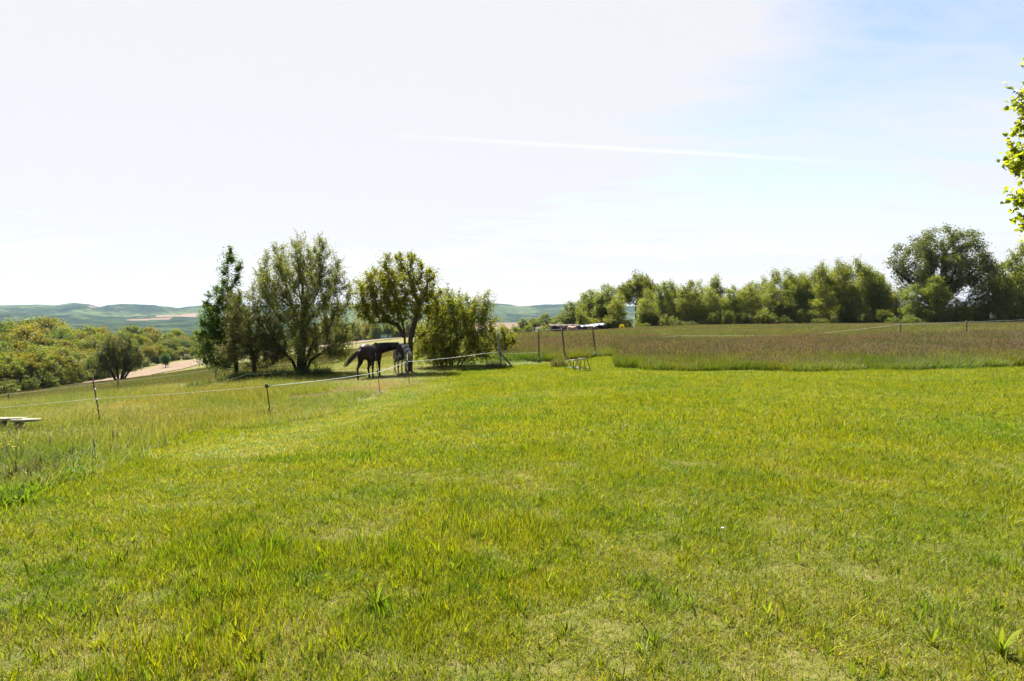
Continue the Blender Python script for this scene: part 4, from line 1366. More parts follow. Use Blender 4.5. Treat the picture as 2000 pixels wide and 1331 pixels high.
# the wood below the paddock
TINTS = [(1.0, 0.92, 0.5), (1.2, 0.98, 0.55), (0.85, 0.95, 0.7), (0.58, 0.72, 0.7), (1.25, 0.95, 0.75), (1.0, 1.05, 0.6)]
TINT_WORD = ['olive green', 'yellow olive', 'fresh green', 'dark green', 'tawny olive', 'light green']
WOOD_LABEL = '%s tree in the wood beyond the bare soil strip'
front = [(-140, 94), (-60, 98), (0, 103), (50, 108), (95, 113), (140, 120), (185, 132), (230, 146), (275, 164), (320, 186), (365, 208), (405, 226), (450, 234), (500, 236)]
cnt = 0
for row in range(6):
    off = row * 12.0
    for (a, b) in zip(front[:-1], front[1:]):
        for u_ in ((0.2, 0.7) if row < 4 else (0.45,)):
            px = a[0] + (b[0] - a[0]) * (u_ + rt.uniform(-0.15, 0.15))
            d = a[1] + (b[1] - a[1]) * u_ + off * rt.uniform(0.85, 1.15) + (3 if row else 0)
            x = px_x(px, d)
            sky_py = np.interp(px, [-150, 0, 60, 130, 200, 300, 400, 500], [610, 620, 619, 627, 633, 640, 645, 646]) + rt.uniform(-4, 7) + (62, 40, 24, 11, 3, 0)[row] * min(1.0, 105.0 / a[1]) + (10 if row < 3 else 0) * rt.uniform(-1, 1)
            H = py_z(sky_py, d) - gz(x, d)
            H = min(max(H, 4.2), 15.0)
            kd = rt.choice(['round1', 'round2', 'round3', 'round1', 'oval2', 'oval1'])
            sz = H / PR_H[kd]
            sx = sz * rt.uniform(0.85, 1.1) * (1.25 if kd.startswith('oval') else 0.95) * (1.15 if row < 2 else 1.0)
            t_ = rt.choice(TINTS)
            v_ = rt.uniform(0.85, 1.2)
            plant_tree('wood_tree', PR[kd], x, d, rt.uniform(0, 6.28), (sx, sx, sz), WOOD_LABEL % TINT_WORD[TINTS.index(t_)], 'tree', 'trees of the wood below the paddock, ' + TINT_WORD[TINTS.index(t_)], tuple(c_ * v_ for c_ in t_))
            cnt += 1
for i in range(22):
    u_ = i / 21
    px = -120 + u_ * 560
    d = np.interp(px, [f_[0] for f_ in front], [f_[1] for f_ in front]) - rt.uniform(2, 5)
    x = px_x(px, d)
    h_ = rt.uniform(2.2, 4.6) if px < 210 else rt.uniform(1.6, 3.0)
    top = HY - (gz(x, d) + h_ - EYE) / d * F
    v_ = rt.uniform(0.5, 0.95)
    fit_tree(rt.choice(['shrub1', 'shrub2']), px, d, top, rt.uniform(22, 36) * 100 / d, 'wood_shrub', 'dark green thicket shrub at the edge of the wood below the paddock', 'shrub', 'shrubs along the edge of the wood', (v_, v_ * 1.02, v_ * 0.9))
for i in range(24):
    px = 500 + i * 15 + rt.uniform(-6, 6)
    d = rt.uniform(225, 262)
    x = px_x(px, d)
    top = np.interp(px, [500, 640, 700, 780, 860], [648, 632, 630, 626, 634]) + rt.uniform(-3, 8)
    fit_tree(rt.choice(['oval1', 'round2', 'oval3', 'round3', 'slender2']), px, d, top, rt.uniform(14, 22), 'far_wood_tree', 'distant tree of the belt seen behind the horses beyond the field', 'tree', 'belt of trees behind the horses', rt.choice(TINTS))

# --- tall tree whose left edge reaches into the picture at the right
YT = 11.5
x = px_x(2162, YT); zb = gz(x, YT)
k = YT / F
items = [(2110, 330, 120, 120, 0, 100), (1985, 318, 46, 16, -0.1, 24), (1990, 250, 28, 34, 0, 28), (1992, 185, 26, 26, 0.1, 28), (1992, 380, 26, 18, 0.1, 28), (1998, 440, 26, 26, 0, 28), (2005, 110, 20, 36, 0, 28), (1985, 285, 28, 14, 0.2, 24), (2140, 200, 120, 110, 0, 100), (2120, 100, 110, 95, 0, 90), (2030, 130, 38, 60, 0, 40), (2120, 420, 120, 70, 0, 100), (2180, 0, 60, 70, 0, 60), (2020, 325, 60, 22, -0.2, 40), (2025, 215, 45, 50, 0, 40), (2035, 420, 38, 50, 0, 40)]
bl = local_blobs(2150, YT, items, zb)
stems = [[(0, 0, 0), (0.03, 0, 1.2), (-0.05, 0, 2.6), (0, 0.05, 4.2), (0.1, 0, 5.6)]]
ms = tree_meshes('linden', 51, stems, bl, 900, 0.13, 0.22, 0.12, 0.004, 15500, 0.085, [(0.19, 0.225, 0.018), (0.23, 0.25, 0.02), (0.14, 0.18, 0.015), (0.26, 0.26, 0.03)], [3, 4, 2, 2.5], 0.013, 0.042, shoots=900, shoot_len=0.30, shoot_dir=(-0.1, 0, 0.1), leafmat=M_NEARLEAF, aspect=0.95, trop=(0, 0, -0.02), up=0.6, heart=True, even=0.5)
plant_tree('linden_tree', ms, x, YT, 0, 1.0, 'tall tree with bright heart-shaped lime green leaves at the side of the lawn', 'tree')
#PART5

# ------------------------------------------------------------------ horses
def remeshed(mb, name, mat, voxel, smooth_it=6):
    me = mesh_np(name, mb.v, mb.q, mb.t)
    tmp = bpy.data.objects.new('tmp', me)
    S.collection.objects.link(tmp)
    r = tmp.modifiers.new('r', 'REMESH')
    r.mode = 'VOXEL'
    r.voxel_size = voxel
    s = tmp.modifiers.new('s', 'SMOOTH')
    s.factor = 0.5
    s.iterations = smooth_it
    dg = bpy.context.evaluated_depsgraph_get()
    dg.update()
    res = bpy.data.meshes.new_from_object(tmp.evaluated_get(dg))
    res.name = name
    bpy.data.objects.remove(tmp)
    res.materials.clear()
    res.materials.append(mat)
    res.polygons.foreach_set('use_smooth', np.ones(len(res.polygons), dtype=bool))
    return res


def horse_body(neck, head, legs, voxel=0.022):
    """neck: list of (point, ra, rb); head likewise; legs: four lists of (point, r)"""
    mb = MB()
    mb.loft([(-0.86, 0, 1.14), (-0.80, 0, 1.16), (-0.66, 0, 1.17), (-0.48, 0, 1.17), (-0.22, 0, 1.13), (0.08, 0, 1.08), (0.36, 0, 1.09), (0.58, 0, 1.12), (0.72, 0, 1.14), (0.80, 0, 1.12)],
            [0.06, 0.17, 0.255, 0.285, 0.275, 0.285, 0.27, 0.23, 0.16, 0.06], [0.10, 0.24, 0.315, 0.335, 0.30, 0.335, 0.37, 0.36, 0.26, 0.10], n=16)
    mb.loft([(0.30, 0, 1.36), (0.48, 0, 1.42), (0.66, 0, 1.36)], [0.06, 0.09, 0.05], [0.06, 0.10, 0.05])       # withers
    mb.loft([p[0] for p in neck], [p[1] for p in neck], [p[2] for p in neck], n=12)
    up = Vector((0, 0, 1))
    hd = Vector(head[-1][0]) - Vector(head[0][0])
    if abs(hd.normalized().z) > 0.85:
        up = Vector((1, 0, 0.2))
    mb.loft([p[0] for p in head], [p[1] for p in head], [p[2] for p in head], up=up, n=12)
    for lg in legs:
        mb.loft([p[0] for p in lg], [p[1] for p in lg], [p[2] if len(p) > 2 else p[1] for p in lg], up=(1, 0, 0.01), n=10)
    return mb


def hind(y, dx=0.0, fx=0.0):
    s = 1 if y > 0 else -1
    return [((-0.58, 0.13 * s, 1.18), 0.13, 0.22), ((-0.54 + dx * 0.3, 0.17 * s, 0.92), 0.125, 0.20), ((-0.52 + dx * 0.6, y, 0.74), 0.095, 0.135), ((-0.66 + dx, y, 0.58), 0.06, 0.075),
            ((-0.74 + dx, y, 0.50), 0.052, 0.062), ((-0.71 + dx + fx * 0.5, y, 0.34), 0.036, 0.042), ((-0.69 + dx + fx, y, 0.16), 0.045, 0.05), ((-0.64 + dx + fx, y, 0.07), 0.042, 0.05), ((-0.62 + dx + fx, y, 0.0), 0.06, 0.075)]


def fore(y, dx=0.0):
    s = 1 if y > 0 else -1
    return [((0.52, 0.13 * s, 1.10), 0.10, 0.17), ((0.47, 0.15 * s, 0.90), 0.095, 0.13), ((0.47 + dx * 0.4, y, 0.72), 0.072, 0.085), ((0.48 + dx * 0.7, y, 0.48), 0.05, 0.055), ((0.48 + dx, y, 0.42), 0.048, 0.052),
            ((0.475 + dx, y, 0.30), 0.034, 0.038), ((0.48 + dx, y, 0.15), 0.044, 0.046), ((0.52 + dx, y, 0.07), 0.042, 0.046), ((0.54 + dx, y, 0.0), 0.058, 0.068)]


def ears(mb, at_, d1, size=0.13):
    for s in (-1, 1):
        b = Vector(at_) + Vector(d1) * 0.055 * s
        mb.tube([b, b + Vector((0, 0, size * 0.55)) + Vector(d1) * 0.02 * s, b + Vector((0, 0, size))], [0.035, 0.03, 0.006], n=6)


def hair_strands(rng, roots, tips, n, r, bend):
    mb = MB()
    for i in range(n):
        u_ = rng.random()
        a = Vector(roots[0]).lerp(Vector(roots[1]), u_)
        b = Vector(tips[0]).lerp(Vector(tips[1]), min(1, max(0, u_ + rng.uniform(-0.25, 0.25))))
        m = (a + b) / 2 + Vector(bend) + Vector((rng.uniform(-1, 1), rng.uniform(-1, 1), rng.uniform(-1, 1))) * 0.05
        q1 = a.lerp(m, 0.5) + Vector(bend) * 0.25
        q2 = m.lerp(b, 0.5) + Vector(bend) * 0.1
        mb.tube([a, q1, m, q2, b], [r, r, r * 0.9, r * 0.6, r * 0.15], n=4)
    return mb


rh = random.Random(9)
# dark bay horse: rump towards us, neck stretched to its right, head lowered against the other horse
neck = [((0.50, 0.0, 1.16), 0.17, 0.30), ((0.70, -0.06, 1.24), 0.14, 0.26), ((0.84, -0.24, 1.29), 0.115, 0.215), ((0.86, -0.48, 1.32), 0.10, 0.185), ((0.80, -0.72, 1.36), 0.09, 0.165), ((0.76, -0.86, 1.38), 0.075, 0.13)]
head = [((0.78, -0.80, 1.40), 0.07, 0.09), ((0.755, -0.90, 1.34), 0.095, 0.135), ((0.735, -0.98, 1.20), 0.085, 0.13), ((0.72, -1.07, 1.02), 0.062, 0.095), ((0.70, -1.13, 0.88), 0.058, 0.078), ((0.70, -1.15, 0.82), 0.035, 0.05)]
legs = [hind(0.20, -0.06, -0.05), hind(-0.16, 0.16, 0.04), fore(0.14, -0.02), fore(-0.13, 0.06)]
mb = horse_body(neck, head, legs)
ears(mb, (0.79, -0.84, 1.44), (1, 0.1, 0))
hx, hy = px_x(724, 28.7), 28.7
HS = 1.02
dark = empty('horse', (hx, hy, gz(hx, hy) - 0.02), R(90 - 14), HS)
tag(dark, 'dark bay horse seen from behind, swishing its tail, neck stretched over the spotted horse', 'horse')
link(bpy.data.objects.new('body', remeshed(mb, 'horse_body', M_BAY, 0.02)), dark)
hair_strands(rh, ((-0.84, 0.03, 1.34), (-0.86, -0.03, 1.26)), ((-0.98, 0.78, 0.60), (-1.0, 0.62, 0.52)), 42, 0.009, (-0.06, -0.02, 0.0)).build('tail', M_BLACKHAIR, dark, True)
mm = MB()
for i in range(60):
    u_ = rh.random()
    p0 = Vector((0.55, 0.0, 1.46)).lerp(Vector((0.86, -0.3, 1.50)), min(1, u_ * 2)) if u_ < 0.5 else Vector((0.86, -0.3, 1.50)).lerp(Vector((0.78, -0.84, 1.50)), (u_ - 0.5) * 2)
    p1 = p0 + Vector((-0.10 if u_ > 0.4 else 0.0, 0.06, -0.20)) + Vector((rh.uniform(-0.03, 0.03), rh.uniform(-0.03, 0.03), rh.uniform(-0.05, 0.03)))
    mm.tube([p0, (p0 + p1) / 2 + Vector((-0.04, 0.02, 0.04)), p1], [0.014, 0.012, 0.004], n=4)
mm.build('mane', M_BLACKHAIR, dark, True)
for lg in legs:
    q = Vector(lg[-1][0])
    hm = MB()
    hm.tube([q + Vector((0, 0, 0.075)), q + Vector((0.015, 0, 0.0))], [0.058, 0.078], n=9)
    hm.build('hoof', M_HOOF, dark, True)

# spotted horse standing behind, seen from the front, head turned down behind the other's neck
neck = [((0.50, 0.0, 1.18), 0.17, 0.30), ((0.74, 0.05, 1.28), 0.135, 0.24), ((0.90, 0.14, 1.32), 0.115, 0.19), ((1.0, 0.22, 1.28), 0.09, 0.15)]
head = [((0.96, 0.20, 1.34), 0.07, 0.09), ((1.03, 0.26, 1.25), 0.09, 0.13), ((1.08, 0.30, 1.10), 0.08, 0.12), ((1.10, 0.34, 0.94), 0.06, 0.09), ((1.10, 0.36, 0.82), 0.055, 0.075), ((1.10, 0.37, 0.77), 0.035, 0.045)]
legs2 = [hind(0.15, 0.02), hind(-0.17, -0.08), fore(0.20, 0.02), fore(-0.15, -0.03)]
mb = horse_body(neck, head, legs2)
ears(mb, (0.98, 0.20, 1.40), (-0.3, 0.9, 0))
hx, hy = px_x(783, 30.2), 30.0
spot = empty('horse', (hx, hy, gz(hx, hy) - 0.02), R(-90 + 16), 0.94)
tag(spot, 'white speckled brown horse half hidden behind the dark horse beside the forked fruit tree', 'horse')
link(bpy.data.objects.new('body', remeshed(mb, 'spotted_horse_body', M_SPOT, 0.022)), spot)
hair_strands(rh, ((-0.84, 0.03, 1.32), (-0.86, -0.03, 1.24)), ((-0.95, 0.06, 0.55), (-0.95, -0.06, 0.5)), 40, 0.014, (-0.05, 0, 0)).build('tail', M_BLACKHAIR, spot, True)
for lg in legs2:
    q = Vector(lg[-1][0])
    hm = MB()
    hm.tube([q + Vector((0, 0, 0.075)), q + Vector((0.015, 0, 0.0))], [0.058, 0.078], n=9)
    hm.build('hoof', M_HOOF, spot, True)

# two horses grazing far off beyond the rise
gneck = [((0.50, 0, 1.10), 0.16, 0.28), ((0.76, 0, 1.02), 0.125, 0.22), ((0.98, 0, 0.80), 0.10, 0.17), ((1.12, 0, 0.55), 0.08, 0.13)]
ghead = [((1.08, 0, 0.60), 0.07, 0.09), ((1.16, 0, 0.48), 0.09, 0.13), ((1.21, 0, 0.32), 0.075, 0.11), ((1.24, 0, 0.16), 0.055, 0.08), ((1.25, 0, 0.06), 0.04, 0.05)]
glegs = [hind(0.16, 0.02), hind(-0.16, -0.08), fore(0.14, 0.04), fore(-0.14, -0.05)]
gb = horse_body(gneck, ghead, glegs)
gmesh = remeshed(gb, 'grazing_body', M_TAN, 0.035, 4)
gmesh2 = gmesh.copy()
gmesh2.materials.clear()
gmesh2.materials.append(M_CHESTNUT)
for px, Y, rz, me, hm_, lab in ((1118, 113, R(-32), gmesh, M_FLAX, 'pale tan horse grazing far off in front of the low field shelter'), (1158, 115, R(-22), gmesh2, M_HOOF, 'chestnut brown horse grazing far off under the pale sheet roof')):
    x = px_x(px, Y)
    e = empty('grazing_horse', (x, Y, gz(x, Y) - 0.02), rz, 1.0)
    tag(e, lab, 'horse')
    link(bpy.data.objects.new('body', me), e)
    hair_strands(rh, ((-0.84, 0.02, 1.32), (-0.86, -0.02, 1.24)), ((-0.92, 0.05, 0.5), (-0.92, -0.05, 0.5)), 24, 0.016, (-0.05, 0, 0)).build('tail', hm_, e, True)
    hair_strands(rh, ((0.55, 0, 1.42), (1.02, 0, 0.95)), ((0.5, 0.1, 1.15), (0.92, 0.12, 0.72)), 24, 0.016, (0, 0.08, 0.02)).build('mane', hm_, e, True)

# ------------------------------------------------------------------ fences
def post(name, px, base_Y, top_py, label, group=None, r=0.016, mat=None, lean=(0, 0), bend=0.0, insul=(), cat='fence post', cap=None, flat=False):
    """a post from the ground to the surveyed height; insul: list of (height fraction, material, radius)"""
    x = px_x(px, base_Y)
    z0 = gz(x, base_Y)
    H = py_z(top_py, base_Y) - z0
    e = empty(name, (x, base_Y, z0))
    tag(e, label, cat, group)
    pts = []
    for u_ in np.linspace(-0.12, 1, 9):
        pts.append((lean[0] * u_ * H + bend * math.sin(u_ * 5) * 0.5, lean[1] * u_ * H + bend * 0.3 * math.cos(u_ * 4), u_ * H))
    b = MB()
    b.tube(pts, [r * 1.05] * 4 + [r] * 5, n=8)
    b.build('rod', mat or M_RUST, e, True)
    res = []
    for (u_, m_, rr) in insul:
        q = Vector((lean[0] * u_ * H + bend * math.sin(u_ * 5) * 0.5, lean[1] * u_ * H, u_ * H))
        ib = MB()
        ib.tube([q + Vector((0, 0, -rr * 1.1)), q + Vector((0, 0, -rr * 0.5)), q + Vector((0, 0, rr * 0.5)), q + Vector((0, 0, rr * 1.1))], [rr * 0.7, rr, rr, rr * 0.6], n=8)
        ib.tube([q, q + Vector((rr * 2.0, -rr * 0.8, 0.0))], [rr * 0.5, rr * 0.35], n=6)
        ib.build('insulator', m_, e, True)
    return e, Vector((x, base_Y, z0)), H, lean


def rope(name, pts, r, mat, label, cat, sag=0.03, group=None):
    path = []
    for a, b in zip(pts[:-1], pts[1:]):
        a, b = Vector(a), Vector(b)
        n = max(4, int((b - a).length / 0.8))
        for i in range(n):
            u_ = i / n
            p_ = a.lerp(b, u_)
            p_.z -= sag * (b - a).length * 4 * u_ * (1 - u_) * 0.12 * 4
            path.append(p_)
    path.append(Vector(pts[-1]))
    b = MB()
    o0 = path[0]
    b.tube([p_ - o0 for p_ in path], r, n=6)
    o = b.build(name, mat, None, True)
    o.location = o0
    tag(o, label, cat, group)
    return o


def at(px, py, Y):
    return Vector((px_x(px, Y), Y, py_z(py, Y)))


pst = 'thin iron posts of the front fence'
post('fence_post', 191, 15.5, 739, 'crooked thin iron fence post with three white insulators left of the tree clump', pst, 0.014, M_RUST, (-0.10, 0), 0.03, ((0.12, M_INSUL, 0.02), (0.58, M_INSUL, 0.022), (0.78, M_INSUL, 0.022)))
post('fence_post', 526, 16.3, 749, 'thin iron post with a black insulator and weeds at its foot', pst, 0.014, M_RUST, (-0.09, 0), 0.01, ((0.93, M_BLACKPL, 0.045),))
post('fence_post', 741, 22.0, 690, 'very thin iron fence post standing in front of the dark horse, rope low on it', pst, 0.010, M_RUST, (-0.10, 0), 0.01, ((0.55, M_BLACKPL, 0.03),))
post('fence_post', 799, 24.0, 704, 'thin iron fence post with a black clip in front of the forked fruit tree', pst, 0.012, M_RUST, (-0.08, 0), 0.01, ((0.98, M_BLACKPL, 0.035),))
def weed_clump(name, px, Y, h, rad, n, label, cols, grp=None, seed=0):
    rng = np.random.default_rng(900 + seed)
    x = px_x(px, Y)
    v, q, t, c = blades(rng, n, rad, (h * 0.5, h), (0.008, 0.022), 0.45, cols, [1] * len(cols), curve=0.6, broad=0.3)
    e = link(bpy.data.objects.new(name, mesh_np(name, v, q, t, cols=c, mat=M_MEADOW)))
    e.location = (x, Y, gz(x, Y))
    tag(e, label, 'weeds', grp)
    return e


DKW = [(0.06, 0.085, 0.02), (0.045, 0.07, 0.02), (0.08, 0.095, 0.03)]
BRW = [(0.10, 0.095, 0.04), (0.14, 0.11, 0.06), (0.075, 0.08, 0.03)]
weed_clump('weed_clump', 515, 16.2, 0.34, 0.16, 130, 'brown weeds round the foot of the iron post with the black insulator', BRW, None, 1)
weed_clump('weed_clump', 962, 30.9, 0.45, 0.35, 260, 'grey green weeds left of the foot of the grey concrete post', BRW, None, 2)
weed_clump('weed_clump', 985, 31.0, 0.35, 0.3, 160, 'grey green weeds under the brace of the grey concrete post', BRW, None, 3)
weed_clump('weed_clump', 1092, 30.4, 0.6, 0.34, 300, 'grey green weeds at the foot of the braced brown pole', BRW, None, 4)
weed_clump('weed_clump', 1047, 34.6, 0.45, 0.25, 160, 'dark weeds round the foot of the plain brown pole', DKW, None, 5)
weed_clump('weed_clump', 1152, 37.2, 0.6, 0.4, 240, 'green weeds round the foot of the leaning pole', DKW, None, 6)
weed_clump('weed_clump', 388, 27.0, 0.5, 0.5, 420, 'dark nettle tuft on its own left of the tree clump', DKW, None, 7)
for i, (px, Y) in enumerate(((450, 29.8), (472, 29.6), (500, 29.9), (530, 30.2), (560, 30.4), (600, 30.8), (628, 30.9), (480, 30.4), (545, 30.6))):
    weed_clump('nettle_patch', px, Y, 0.6, 0.6, 420, 'dark nettles growing round the trunks of the tree clump', DKW, 'nettles under the tree clump', 20 + i)

r0 = at(-150, 808, 15.2)
rope('fence_rope', [r0, at(187, 779, 15.5), at(519, 755, 16.3)], 0.0038, M_ROPE, 'thin pale fence line past the crooked iron post, sagging over the long grass', 'rope', 0.012)
rope('fence_rope', [at(519, 755, 16.3), at(737, 728, 22.0), at(794, 707, 24.0), at(945, 691, 29.5), at(974, 688, 31.0)], 0.0075, M_ROPE, 'white electric fence rope running past the horses to the grey concrete post', 'rope', 0.012)
rope('fence_wire', [at(437, 744, 24), at(480, 731, 27), at(545, 729, 28), at(620, 725, 29), at(700, 718, 30)], 0.003, M_WIRE, 'thin white wire strung low before the trunks of the tree clump', 'wire', 0.02)
rope('fence_wire', [at(974, 690, 31), at(1051, 688, 35)], 0.004, M_ROPE, 'thin white wire from the grey concrete post to the plain brown pole', 'wire', 0.02)

pf = 'posts of the far paddock fence on the left'
for i, (px, Y, top, nm) in enumerate(((13, 46, 769, 'short wooden post of the far paddock fence below the wood'), (228, 52, 741, 'wooden post of the far paddock fence in front of the vase-shaped shrub'), (420, 45, 719, 'wooden post of the far paddock fence beside the nettle tuft'))):
    post('paddock_post', px, Y, top, nm, pf, 0.05, M_WOODPOST, (0.01, 0))
rope('fence_rope', [at(-180, 794, 44), at(13, 771, 46), at(228, 745, 52), at(420, 722, 45), at(560, 712, 46), at(700, 702, 48)], 0.006, M_ROPE, 'white rope of the far paddock fence below the wood', 'rope', 0.012)

pr_ = 'posts of the field fence on the right'
for (px, Y, top, r, lab) in ((1328, 52, 654, 0.035, 'thin post of the field fence just above the purple seed heads near the brown poles'), (1456, 52, 652, 0.03, 'thin post sunk almost to its top in the purple grass'),
                             (1570, 52, 653, 0.035, 'post of the field fence barely showing above the purple grass'), (1759, 50, 631, 0.055, 'stout leaning wooden post of the field fence before the rounded broom bush'),
                             (1888, 50, 627, 0.05, 'stout wooden post of the field fence under the wide domed oak'), (2045, 50, 622, 0.05, 'stout wooden post at the far end of the field fence')):
    post('field_post', px, Y, top, lab, pr_, r, M_WOODPOST, (-0.02, 0))
rope('fence_rope', [at(1000, 674, 50), at(1160, 665, 51), at(1328, 656, 52), at(1570, 655, 52), at(1758, 634, 50), at(1888, 629, 50), at(2045, 623, 50)], 0.008, M_ROPE, 'pale rope of the field fence over the tall purple grass', 'rope', 0.006)

# rough corner by the lawn edge: weeds with a few flower stems
LIMEW = [(0.12, 0.17, 0.012), (0.09, 0.14, 0.012), (0.15, 0.19, 0.015)]
for i, (px, py, h_, rd, n_, kd) in enumerate(((30, 975, 0.20, 0.22, 150, 1), (70, 962, 0.18, 0.2, 130, 1), (150, 930, 0.16, 0.25, 130, 1), (10, 990, 0.2, 0.2, 120, 1), (40, 945, 0.34, 0.25, 150, 0), (75, 930, 0.30, 0.22, 130, 0),
                                              (20, 915, 0.38, 0.3, 170, 0), (110, 940, 0.2, 0.2, 110, 1), (130, 905, 0.25, 0.22, 110, 0))):
    wx, wy = cast(px, py)
    weed_clump('weed_clump', CX + wx / wy * F, wy, h_, rd, n_, 'bright green broad-leaved weeds along the edge of the mown lawn by the board bench' if kd else 'brownish dry weeds in the rough corner before the board bench', LIMEW if kd else BRW, 'bright weeds at the lawn edge' if kd else 'dry weeds in the rough corner', 60 + i)
M_YEL = solid('yellow_petal', (0.45, 0.32, 0.01), (0.55, 0.42, 0.02), 20, 0.7, 0.2, 0, 0)
M_PUR = solid('purple_petal', (0.10, 0.055, 0.13), (0.16, 0.10, 0.19), 20, 0.7, 0.2, 0, 0)
M_WHT = solid('white_petal', (0.35, 0.35, 0.33), (0.5, 0.5, 0.48), 20, 0.7, 0.2, 0, 0)
rf = random.Random(12)
fl = [(rf.uniform(5, 60), rf.uniform(870, 930), 'yellow') for _ in range(12)] + [(218, 882, 'purple'), (231, 878, 'purple'), (188, 905, 'purple'), (95, 890, 'purple'), (172, 862, 'yellow')] + [(1405, 1048, 'white'), (1690, 754, 'white'), (30, 868, 'purple'), (22, 872, 'purple')]
for px, py, kd in fl:
    wx, wy = cast(px, py + 8)
    e = empty('meadow_flower', (wx, wy, gz(wx, wy)), rf.uniform(0, 6))
    hgt = 0.10 if kd == 'white' else rf.uniform(0.28, 0.42)
    tag(e, {'yellow': 'small yellow flower on a thin stem in the rough grass by the lawn', 'purple': 'slender purple flower spike in the rough grass by the lawn', 'white': 'small white clover head in the mown lawn'}[kd], 'flower', kd + ' flowers')
    b = MB(); b.tube([(0, 0, -0.02), (0.01, 0.0, hgt * 0.5), (0.03, 0.01, hgt)], [0.003, 0.0025, 0.002], n=4); b.build('stem', M_STEM, e)
    b = MB()
    if kd == 'purple':
        b.tube([(0.02, 0.008, hgt * 0.72), (0.028, 0.01, hgt * 0.85), (0.032, 0.01, hgt + 0.02)], [0.006, 0.008, 0.002], n=6)
    else:
        q = Vector((0.03, 0.01, hgt))
        for k_ in range(7):
            a = k_ * 0.9
            b.tube([q, q + Vector((math.cos(a) * 0.010, math.sin(a) * 0.010, 0.005))], [0.0035, 0.004], n=5)
    b.build('petals', {'yellow': M_YEL, 'purple': M_PUR, 'white': M_WHT}[kd], e)

# ------------------------------------------------------------------ clothes-line poles
def pole(name, px, Y, top_py, r, mat, label, lean=0.0, square=False, brace=None, collar=False):
    x = px_x(px, Y)
    z0 = gz(x, Y)
    H = py_z(top_py, Y) - z0
    e = empty(name, (x, Y, z0))
    tag(e, label, 'post')
    b = MB()
    b.tube([(lean * u_ * H, 0, u_ * H) for u_ in np.linspace(-0.1, 1, 7)], r, n=4 if square else 10)
    b.build('shaft', mat, e, not square)
    if brace:
        dx, hgt = brace
        b = MB()
        b.tube([(lean * hgt * H, -0.02, hgt * H), (dx, -0.1, -0.05)], r * 0.6, n=8)
        b.build('brace', M_RUST, e, True)
    if collar:
        b = MB()
        b.tube([(lean * H, 0, H - 0.02), (lean * H, 0, H + 0.05)], [r * 1.12, r * 1.02], n=8)
        b.build('cap', M_RUST, e, True)
    return e, Vector((x + lean * H, Y, z0 + H))


_, t1 = pole('concrete_post', 979, 31.0, 649, 0.062, M_CONC, 'grey concrete post propped by a thin iron brace beside the bush', -0.09, True, (0.62, 0.45))
_, t0 = pole('wooden_post', 947, 36.0, 650, 0.08, M_BROWNP, 'thick short brown post at the edge of the bush', 0.0, False, None, True)
_, t2 = pole('brown_pole', 1053, 35.0, 645, 0.038, M_BROWNP, 'plain brown pole carrying wires between the concrete post and the stools', -0.02, False, None, True)
_, t3 = pole('brown_pole', 1105, 31.0, 639, 0.038, M_BROWNP, 'braced brown pole standing next to the two stools', -0.10, False, (0.30, 0.42), True)
_, t4 = pole('leaning_pole', 1165, 38.0, 639, 0.042, M_BROWNP, 'brown pole leaning over towards the stools, grey at its foot', -0.14, False, None, True)
sl_b = MB()
wv = []
rope('line_wire', [t0, t1, t2], 0.006, M_WIRE, 'grey wire joining the tops of the thick brown post, concrete post and plain pole', 'wire', 0.01)
rope('line_wire', [t2, t3 + Vector((0, 0, -0.1))], 0.006, M_WIRE, 'grey wire between the plain pole and the braced pole', 'wire', 0.01)
rope('line_wire', [t3 + Vector((0, 0, -0.1)), t4 + Vector((0, 0, -0.05))], 0.006, M_WIRE, 'grey wire between the braced pole and the leaning pole', 'wire', 0.02)

# ------------------------------------------------------------------ stools
def stool(px, Y, rz, h, w, mat, label, ring):
    x = px_x(px, Y)
    e = empty('metal_stool', (x, Y, gz(x, Y) + 0.01), rz)
    tag(e, label, 'stool')
    t = w / 2 * 0.62
    f = w / 2
    b = MB()
    cr = 0.05
    pts = []
    for (sx, sy) in ((1, 1), (-1, 1), (-1, -1), (1, -1)):
        for k in range(3):
            a = math.atan2(sy, sx) - math.pi / 4 + k * math.pi / 4
            pts.append((sx * (t - cr) + cr * math.cos(a), sy * (t - cr) + cr * math.sin(a), h))
    pts.append(pts[0])
    b.tube(pts, 0.015, n=6, cap=False)
    fr = b.build('seat_frame', mat, e, True)
    for k in range(3):
        yy = (k - 1) * t * 0.55
        b = MB()
        b.box((0, yy, h + 0.012), (2 * t - 0.02, t * 0.42, 0.016))
        b.build('seat_slat', M_WOODPOST, fr)
    for (sx, sy) in ((1, 1), (-1, 1), (-1, -1), (1, -1)):
        b = MB()
        b.tube([(sx * t * 0.93, sy * t * 0.93, h - 0.005), (sx * t * 1.0, sy * t * 1.0, h * 0.8), (sx * f, sy * f, 0)], 0.016, n=6)
        b.build('leg', mat, e, True)
    u_ = 0.24
    q = t + (f - t) * (1 - u_)
    for (a, c) in (((1, 1), (-1, 1)), ((-1, 1), (-1, -1)), ((-1, -1), (1, -1)), ((1, -1), (1, 1))):
        b = MB()
        b.tube([(a[0] * q, a[1] * q, h * u_), (c[0] * q, c[1] * q, h * u_)], 0.011, n=6)
        b.build('stretcher', mat, e, True)
    return e


stool(1138, 27.6, R(20), 0.50, 0.50, M_STOOL, 'taller dark metal stool with splayed legs on the lawn by the braced pole', True)
stool(1120, 28.6, R(38), 0.40, 0.46, M_STOOLG, 'lower teal grey metal stool half behind the dark stool', True)

